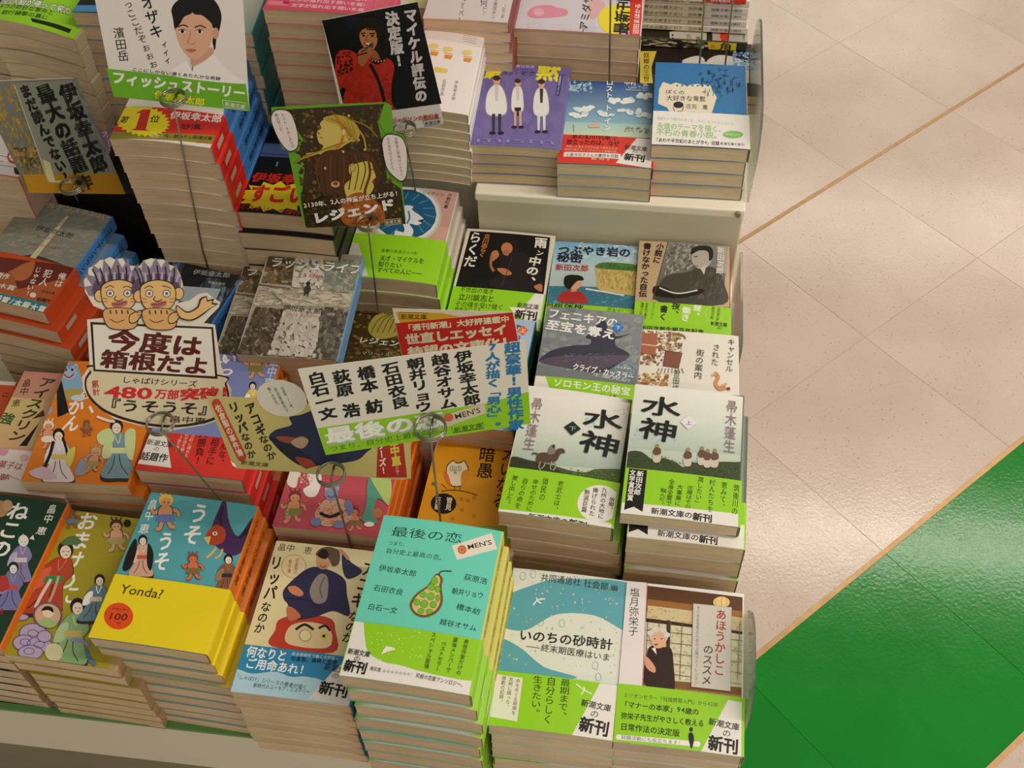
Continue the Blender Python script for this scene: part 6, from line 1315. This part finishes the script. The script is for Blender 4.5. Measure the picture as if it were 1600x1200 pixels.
# 5 cut-out card with two imps holding a placard
c5 = stand('wire stand holding the cut-out card with two imps', (345, 783), (250, 662), .548, TABLE+.0002, rr=.0115)
OUT = [(136, 500), (164, 497), (165, 486), (146, 478), (133, 456), (131, 438), (138, 430), (138, 420), (150, 413), (156, 407), (164, 406), (172, 402), (180, 406), (192, 404), (198, 414), (207, 416), (218, 416), (224, 408), (236, 404), (246, 406), (256, 406), (264, 414), (276, 418), (282, 430), (286, 445), (283, 462), (278, 474), (296, 470), (310, 460), (324, 458), (336, 468), (344, 472), (342, 480), (330, 492), (318, 505), (336, 508), (345, 570), (352, 590), (362, 610), (358, 640), (346, 655), (320, 664), (270, 672), (230, 668), (180, 655), (150, 635), (130, 610), (128, 590), (140, 572)]
def d(p):
    p.P(OUT, 'e2d8c8'); c = np.array([245, 620]); INKB = '34201a'
    p.B([(132, 596), (140, 580), (152, 570), (340, 585), (354, 600), (358, 625), (350, 645), (325, 660), (270, 668), (215, 662), (165, 645), (138, 620)], INKB); p.B([(135, 597), (143, 582), (154, 573), (338, 587), (351, 601), (355, 624), (347, 642), (323, 656), (270, 664), (216, 658), (167, 641), (141, 618)], 'dccfae')
    p.P([(141, 503), (333, 511), (340, 592), (146, 580)], INKB); p.P([(145, 507), (330, 514), (336, 588), (149, 577)], 'e6e0d2')
    p.T('今度は', 168, 530, 316, 542, 34, '5a2018', .035); p.T('箱根だよ', 157, 560, 328, 573, 29, '5a2018', .035)
    p.T('しゃばけシリーズ', 190, 593, 308, 600, 11, '3a2a20', .01); p.V_('累計', 148, 594, 151, 618, 12, 'b83a2c', .02)
    p.W('480', 163, 612, 238, 615, 19, 'd02c2c', .03); p.T('万部', 242, 615, 280, 617, 16, 'd02c2c', .03); p.T('突破!', 281, 617, 360, 612, 19, 'd02c2c', .045)
    p.T('『うそうそ』', 156, 632, 340, 640, 21, '2a2018', .02); p.T('畠中恵', 264, 654, 322, 658, 11, '4a4020', .015)
    for ox, m in ((186, 0), (247, 1)):
        sk = 'e2b878'
        tips = [(-47+m*9, 462), (-54+m*14, 448), (-42+m*6, 446), (-54+m*16, 428), (-38, 432), (-42+m*6, 413), (-26, 424), (-24, 405), (-12, 420), (-4, 402), (5, 419), (14, 404), (19, 424), (30-m*2, 412), (31, 434), (40-m*4, 430), (35, 452), (34, 470)]
        p.P([(ox+a, b) for a, b in tips], '8a7a92'); p.B([(ox-36, 462), (ox-38, 440), (ox-20, 430), (ox, 427), (ox+20, 431), (ox+33, 446), (ox+30, 468)], '5c4c64')
        for a in (-40+m*6, -28, -14, 0, 13, 27): p.S([(ox+a*.80, 446), (ox+a*.92, 430), (ox+a*1.0-2, 414+abs(a)*.15)], 2.2, '33232a'); p.S([(ox+a*.86+5, 440), (ox+a*.96+6, 425)], 4, 'b4a6b4')
        for (a, b, r1, r2) in ((ox-30, 462, 8, 9), (ox+32, 458, 7, 9)): p.E(a, b, r1+1.2, r2+1.2, INKB); p.E(a, b, r1, r2, sk)
        p.B([(ox-29, 450), (ox-20, 440), (ox, 436), (ox+20, 441), (ox+28, 456), (ox+24, 476), (ox+8, 486), (ox-12, 486), (ox-26, 474)], INKB); p.B([(ox-27.5, 451), (ox-19, 441.5), (ox, 437.5), (ox+19, 442.5), (ox+26.5, 456), (ox+23, 475), (ox+8, 484.5), (ox-12, 484.5), (ox-24.5, 473)], sk)
        for e in (-14, 13): p.E(ox+e, 458, 6.2, 6, INKB); p.E(ox+e, 458, 5, 4.8, 'e8e4e0'); p.E(ox+e, 458, 2.4, 2.4, '5a5a70')
        p.S([(ox-22, 450), (ox-14, 446), (ox-8, 449)], 1.2, INKB); p.S([(ox+6, 449-m*3), (ox+13, 447), (ox+20, 450)], 1.2, INKB)
        p.S([(ox-5, 462), (ox-7, 468), (ox, 470), (ox+6, 467)], 1.4, INKB); p.B([(ox-12, 474), (ox-2, 471), (ox+12, 470), (ox+10, 477), (ox-6, 480)], 'b8686c'); p.S([(ox-12, 474), (ox, 475), (ox+12, 470)], 1, INKB)
        for e in (-1, 1):
            for k in (0, 1): p.Ln([(ox+e*18, 467+k*4), (ox+e*25, 465+k*6)], 1.2, 'b8605c')
        p.B([(ox-22, 482), (ox+20, 482), (ox+30, 498), (ox+22, 514), (ox-12, 514), (ox-24, 500)], INKB); p.B([(ox-21, 483), (ox+19, 483), (ox+28.5, 498), (ox+21, 512.5), (ox-11, 512.5), (ox-22.5, 500)], 'dba86c')
        for k in range(4): p.S([(ox-14+k*9, 484), (ox-13+k*9, 490)], 2.4, '4a4a34')
        p.S([(ox-14, 498), (ox-4, 503), (ox+8, 499)], 1.2, INKB)
        p.B([(ox+16, 492), (ox+26, 486), (ox+36, 484), (ox+34, 494), (ox+26, 504), (ox+16, 504)], INKB); p.B([(ox+17, 493), (ox+26, 487.5), (ox+34.5, 485.5), (ox+33, 493), (ox+25, 502.5), (ox+17, 502.5)], 'dfb074')
        for k in range(3): p.S([(ox+26+k*2, 488+k*4), (ox+35+k, 487+k*4)], 1, INKB)
    p.B([(275, 476), (292, 486), (308, 478), (312, 466), (322, 462), (324, 468), (334, 466), (332, 472), (340, 474), (330, 480), (318, 490), (300, 500), (280, 496)], INKB); p.B([(276, 478), (292, 488), (309, 480), (314, 468), (321, 464), (323, 470), (331, 469), (330, 474), (336, 475.5), (328, 480), (317, 488), (299, 498), (281, 494)], 'e2b878')
card('cut-out card of two bristle haired imps holding a lettered placard', OUT, c5, 20, d, mat_edge='e2d8c8', back=-.003)

# 6 wide olive card of a man in navy
c6 = stand('wire stand holding the wide olive card with crouching figure', (547, 848), (517, 741), .537, TABLE+.0002, rr=.0120, wire=.0009)
OUT = [(322, 619), (332, 620), (400, 622), (405, 604), (420, 595), (440, 594), (462, 601), (474, 614), (481, 632), (640, 640), (642, 744), (630, 750), (380, 731), (362, 722)]
def d(p):
    p.P(OUT, 'bfb06c'); p.setclip([(322, 619), (481, 600), (642, 640), (642, 748), (365, 735)][::1])
    p.P([(322, 619), (480, 632), (640, 640), (642, 748), (370, 732)], 'c0b26e')
    p.B([(452, 652), (470, 648), (500, 640), (560, 650), (575, 690), (584, 714), (570, 730), (500, 735), (470, 728), (440, 700), (420, 685), (430, 672), (455, 664)], '252b48'); p.B([(420, 682), (440, 690), (470, 705), (500, 728), (470, 728), (438, 705)], '1c1f30')
    p.B([(432, 682), (450, 682), (464, 686), (462, 692), (448, 692), (436, 688)], '8c4a2c'); p.B([(455, 690), (470, 682), (482, 688), (474, 700), (462, 698)], 'a8906c'); p.B([(462, 714), (485, 718), (494, 730), (474, 730), (466, 722)], '9a3c2c'); p.B([(495, 728), (530, 724), (560, 718), (585, 700), (640, 700), (640, 750), (480, 740)], 'c0b26e')
    p.P([(583, 712), (600, 688), (640, 640), (642, 748), (584, 744)], 'c0b26e')
    p.P([(590, 690), (630, 690), (636, 746), (588, 746)], 'a82c24'); p.setclip()
    p.V_('シリーズ!', 592, 676, 600, 742, 12, 'e8d8c8', .03); p.V_('畠中恵', 614, 680, 620, 728, 15, 'd8cc4c', .045); p.V_('が描く', 620, 729, 622, 743, 5, 'e0c8b8')
    for k in range(2): p.E([338, 378][k], [630, 714][k], 7, 7, 'b84428')
    p.P([(331, 632), (345, 628), (385, 712), (371, 717)], 'b84428'); p.V_('佐倉聖の事件簿', 339, 632, 377, 713, 10, 'e0d0b8', .02)
    p.V_('アコギ', 388, 629, 411, 680, 17, '1c1a10', .03); p.V_('なのか', 409, 680, 427, 718, 15, '1c1a10', .02); p.V_('リッパ', 362, 628, 382, 676, 17, '1c1a10', .03); p.V_('なのか', 381, 676, 395, 716, 14, '1c1a10', .02)
    p.T('新潮文庫', 376, 722, 420, 727, 7, '4a4628', .01)
    p.E(440, 622, 40, 28, 'd2ccbc', rot=12)
    for st, a in (('佐倉聖、21歳。', (440, 604, 458, 640)), ('政治事務所で', (429, 605, 450, 645)), ('働く大学生。', (419, 605, 436, 636))): p.V_(st, *a, 5, '4a6a34', .01)
card('wide olive card with crouching navy figure and red side strip', OUT, c6, 24, d, mat_edge='c4b87c', back=.004)

# 7 and 8 the tilted white-green card and the red card behind it
c7 = stand('wire stand holding the wide white and green card', (688, 812), (672, 668), .533, TABLE+.0002, rr=.0125, wire=.0009)
Q = [(465, 577), (822, 532), (829, 662), (509, 711)]
def d(p):
    p.P(Q, 'dcd6c6'); p.P([(496, 669), (761, 630), (826, 612), (829, 662), (509, 711)], '8cc41c')
    for st, a in (('伊坂幸太郎', (722, 548, 739, 633)), ('越谷オサム', (686, 553, 702, 639)), ('朝井リョウ', (648, 559, 663, 644)), ('石田衣良', (608, 566, 627, 638)), ('橋本', (570, 572, 579, 613)), ('紡', (583, 624, 587, 646)), ('荻原', (531, 578, 541, 619)), ('浩', (547, 630, 551, 652)), ('白石一文', (492, 581, 515, 655))): p.V_(st, *a, 28, '1a1a16', .035)
    p.V_('超豪華!男性作家', 800, 534, 807, 672, 25, '2472a4', .04); p.V_('7人が描く「男心」。', 769, 536, 773, 672, 23, '2472a4', .035)
    p.T('最後の恋', 508, 684, 695, 655, 28, 'a8b8a0', .05); p.T('最後の恋', 507, 682, 694, 653, 26, 'e8e8dc', .03)
    p.T('つまり、自分史上最高の恋。', 514, 702, 700, 670, 10, '5a8418', .0)
    p.P([(690, 650), (756, 630), (760, 645), (695, 668)], 'cdbfa6'); p.E(701, 652, 7.5, 6.5, 'c8643c'); p.W("MEN'S", 711, 651, 750, 640, 9, '3a342c', .01)
    p.Ln([(706, 667), (708, 676), (756, 669), (754, 659)], .9, '3a4a1c'); p.T('新潮文庫', 709, 672, 754, 664, 9, '3a4a1c', .0)
card('wide white and lime card with seven columns of black lettering', rnd_quad(Q, 3), c7, 24, d, mat_edge='e8e4d4', back=-.003)
c8 = stand('wire stand hidden behind the wide lime card, holding the red card', (735, 640), (733, 600), .690, TABLE+.0002, rr=.011)
Q = [(613, 483), (802, 489), (812, 560), (640, 600)]
def d(p):
    Q8 = [(613, 482), (803, 488), (830, 640), (650, 660)]; p.P(Q8, 'd8d0bc'); p.P([(618, 487), (690, 489), (720, 495), (625, 505)], 'd0a01c'); p.P([(618, 505), (801, 488), (830, 640), (650, 660)], 'c0241c')
    p.Ln([(624, 488), (669, 489), (669, 498), (624, 498), (624, 488)], .8, '3a3010'); p.T('新潮文庫', 626, 494, 667, 495, 8, '2a2408', .01)
    p.T('「週刊新潮」大好評連載中', 630, 513, 796, 498, 11, 'e0d8b8', .03); p.T('世直しエッセイ', 633, 531, 793, 514, 17, 'e0d8b8', .045); p.T('待望の文庫化!', 637, 551, 796, 534, 17, 'e0d8b8', .045)
card('red card with cream lettering tucked behind the wide lime card', [(613, 482), (803, 488), (822, 600), (640, 615)], c8, 24, d, mat_edge='d8d0bc', back=-.003)

# plain wire stands rising out of the top of the picture
for lab, foot, topx, Y in (('thin wire stand rising behind the cloudy sky cover', (952, 120), (955, -60), 1.158), ('thin wire stand rising behind the blue torn label cover', (1093, 100), (1106, -60), 1.160), ('thin leaning wire stand at the right rear pile', (1135, 84), (1152, -60), 1.185)):
    B_ = aty(*foot, Y); T_ = aty(*topx, Y); zf = STEP
    base = B_+(T_-B_)*((zf-B_[2])/(T_[2]-B_[2]))
    root = bpy.data.objects.new('wire_stand', None); COL.objects.link(root); root.location = tuple(base); tag(root, lab, 'stand')
    V, Fc = tubepath([(0, 0, 0), tuple(T_-base)], .0011); mesh_obj('pole', V, Fc, M_STEEL, root, True)
    V, Fc = tubepath([(0, 0, .0002), (0, 0, .0014)], .012, 20); mesh_obj('foot', V, Fc, M_STEEL, root)

# black display box between the weathered grey cover and the tall pile
bb = box('display_box', -.108, .018, -.027, .075, 0, .1815, M_BLACK, None, .001); bb.location = (-.56, .945, TABLE+.0005)
tag(bb, 'black cardboard box filling the gap left of the tallest pile', 'box')
print('script objects', len(bpy.data.objects))
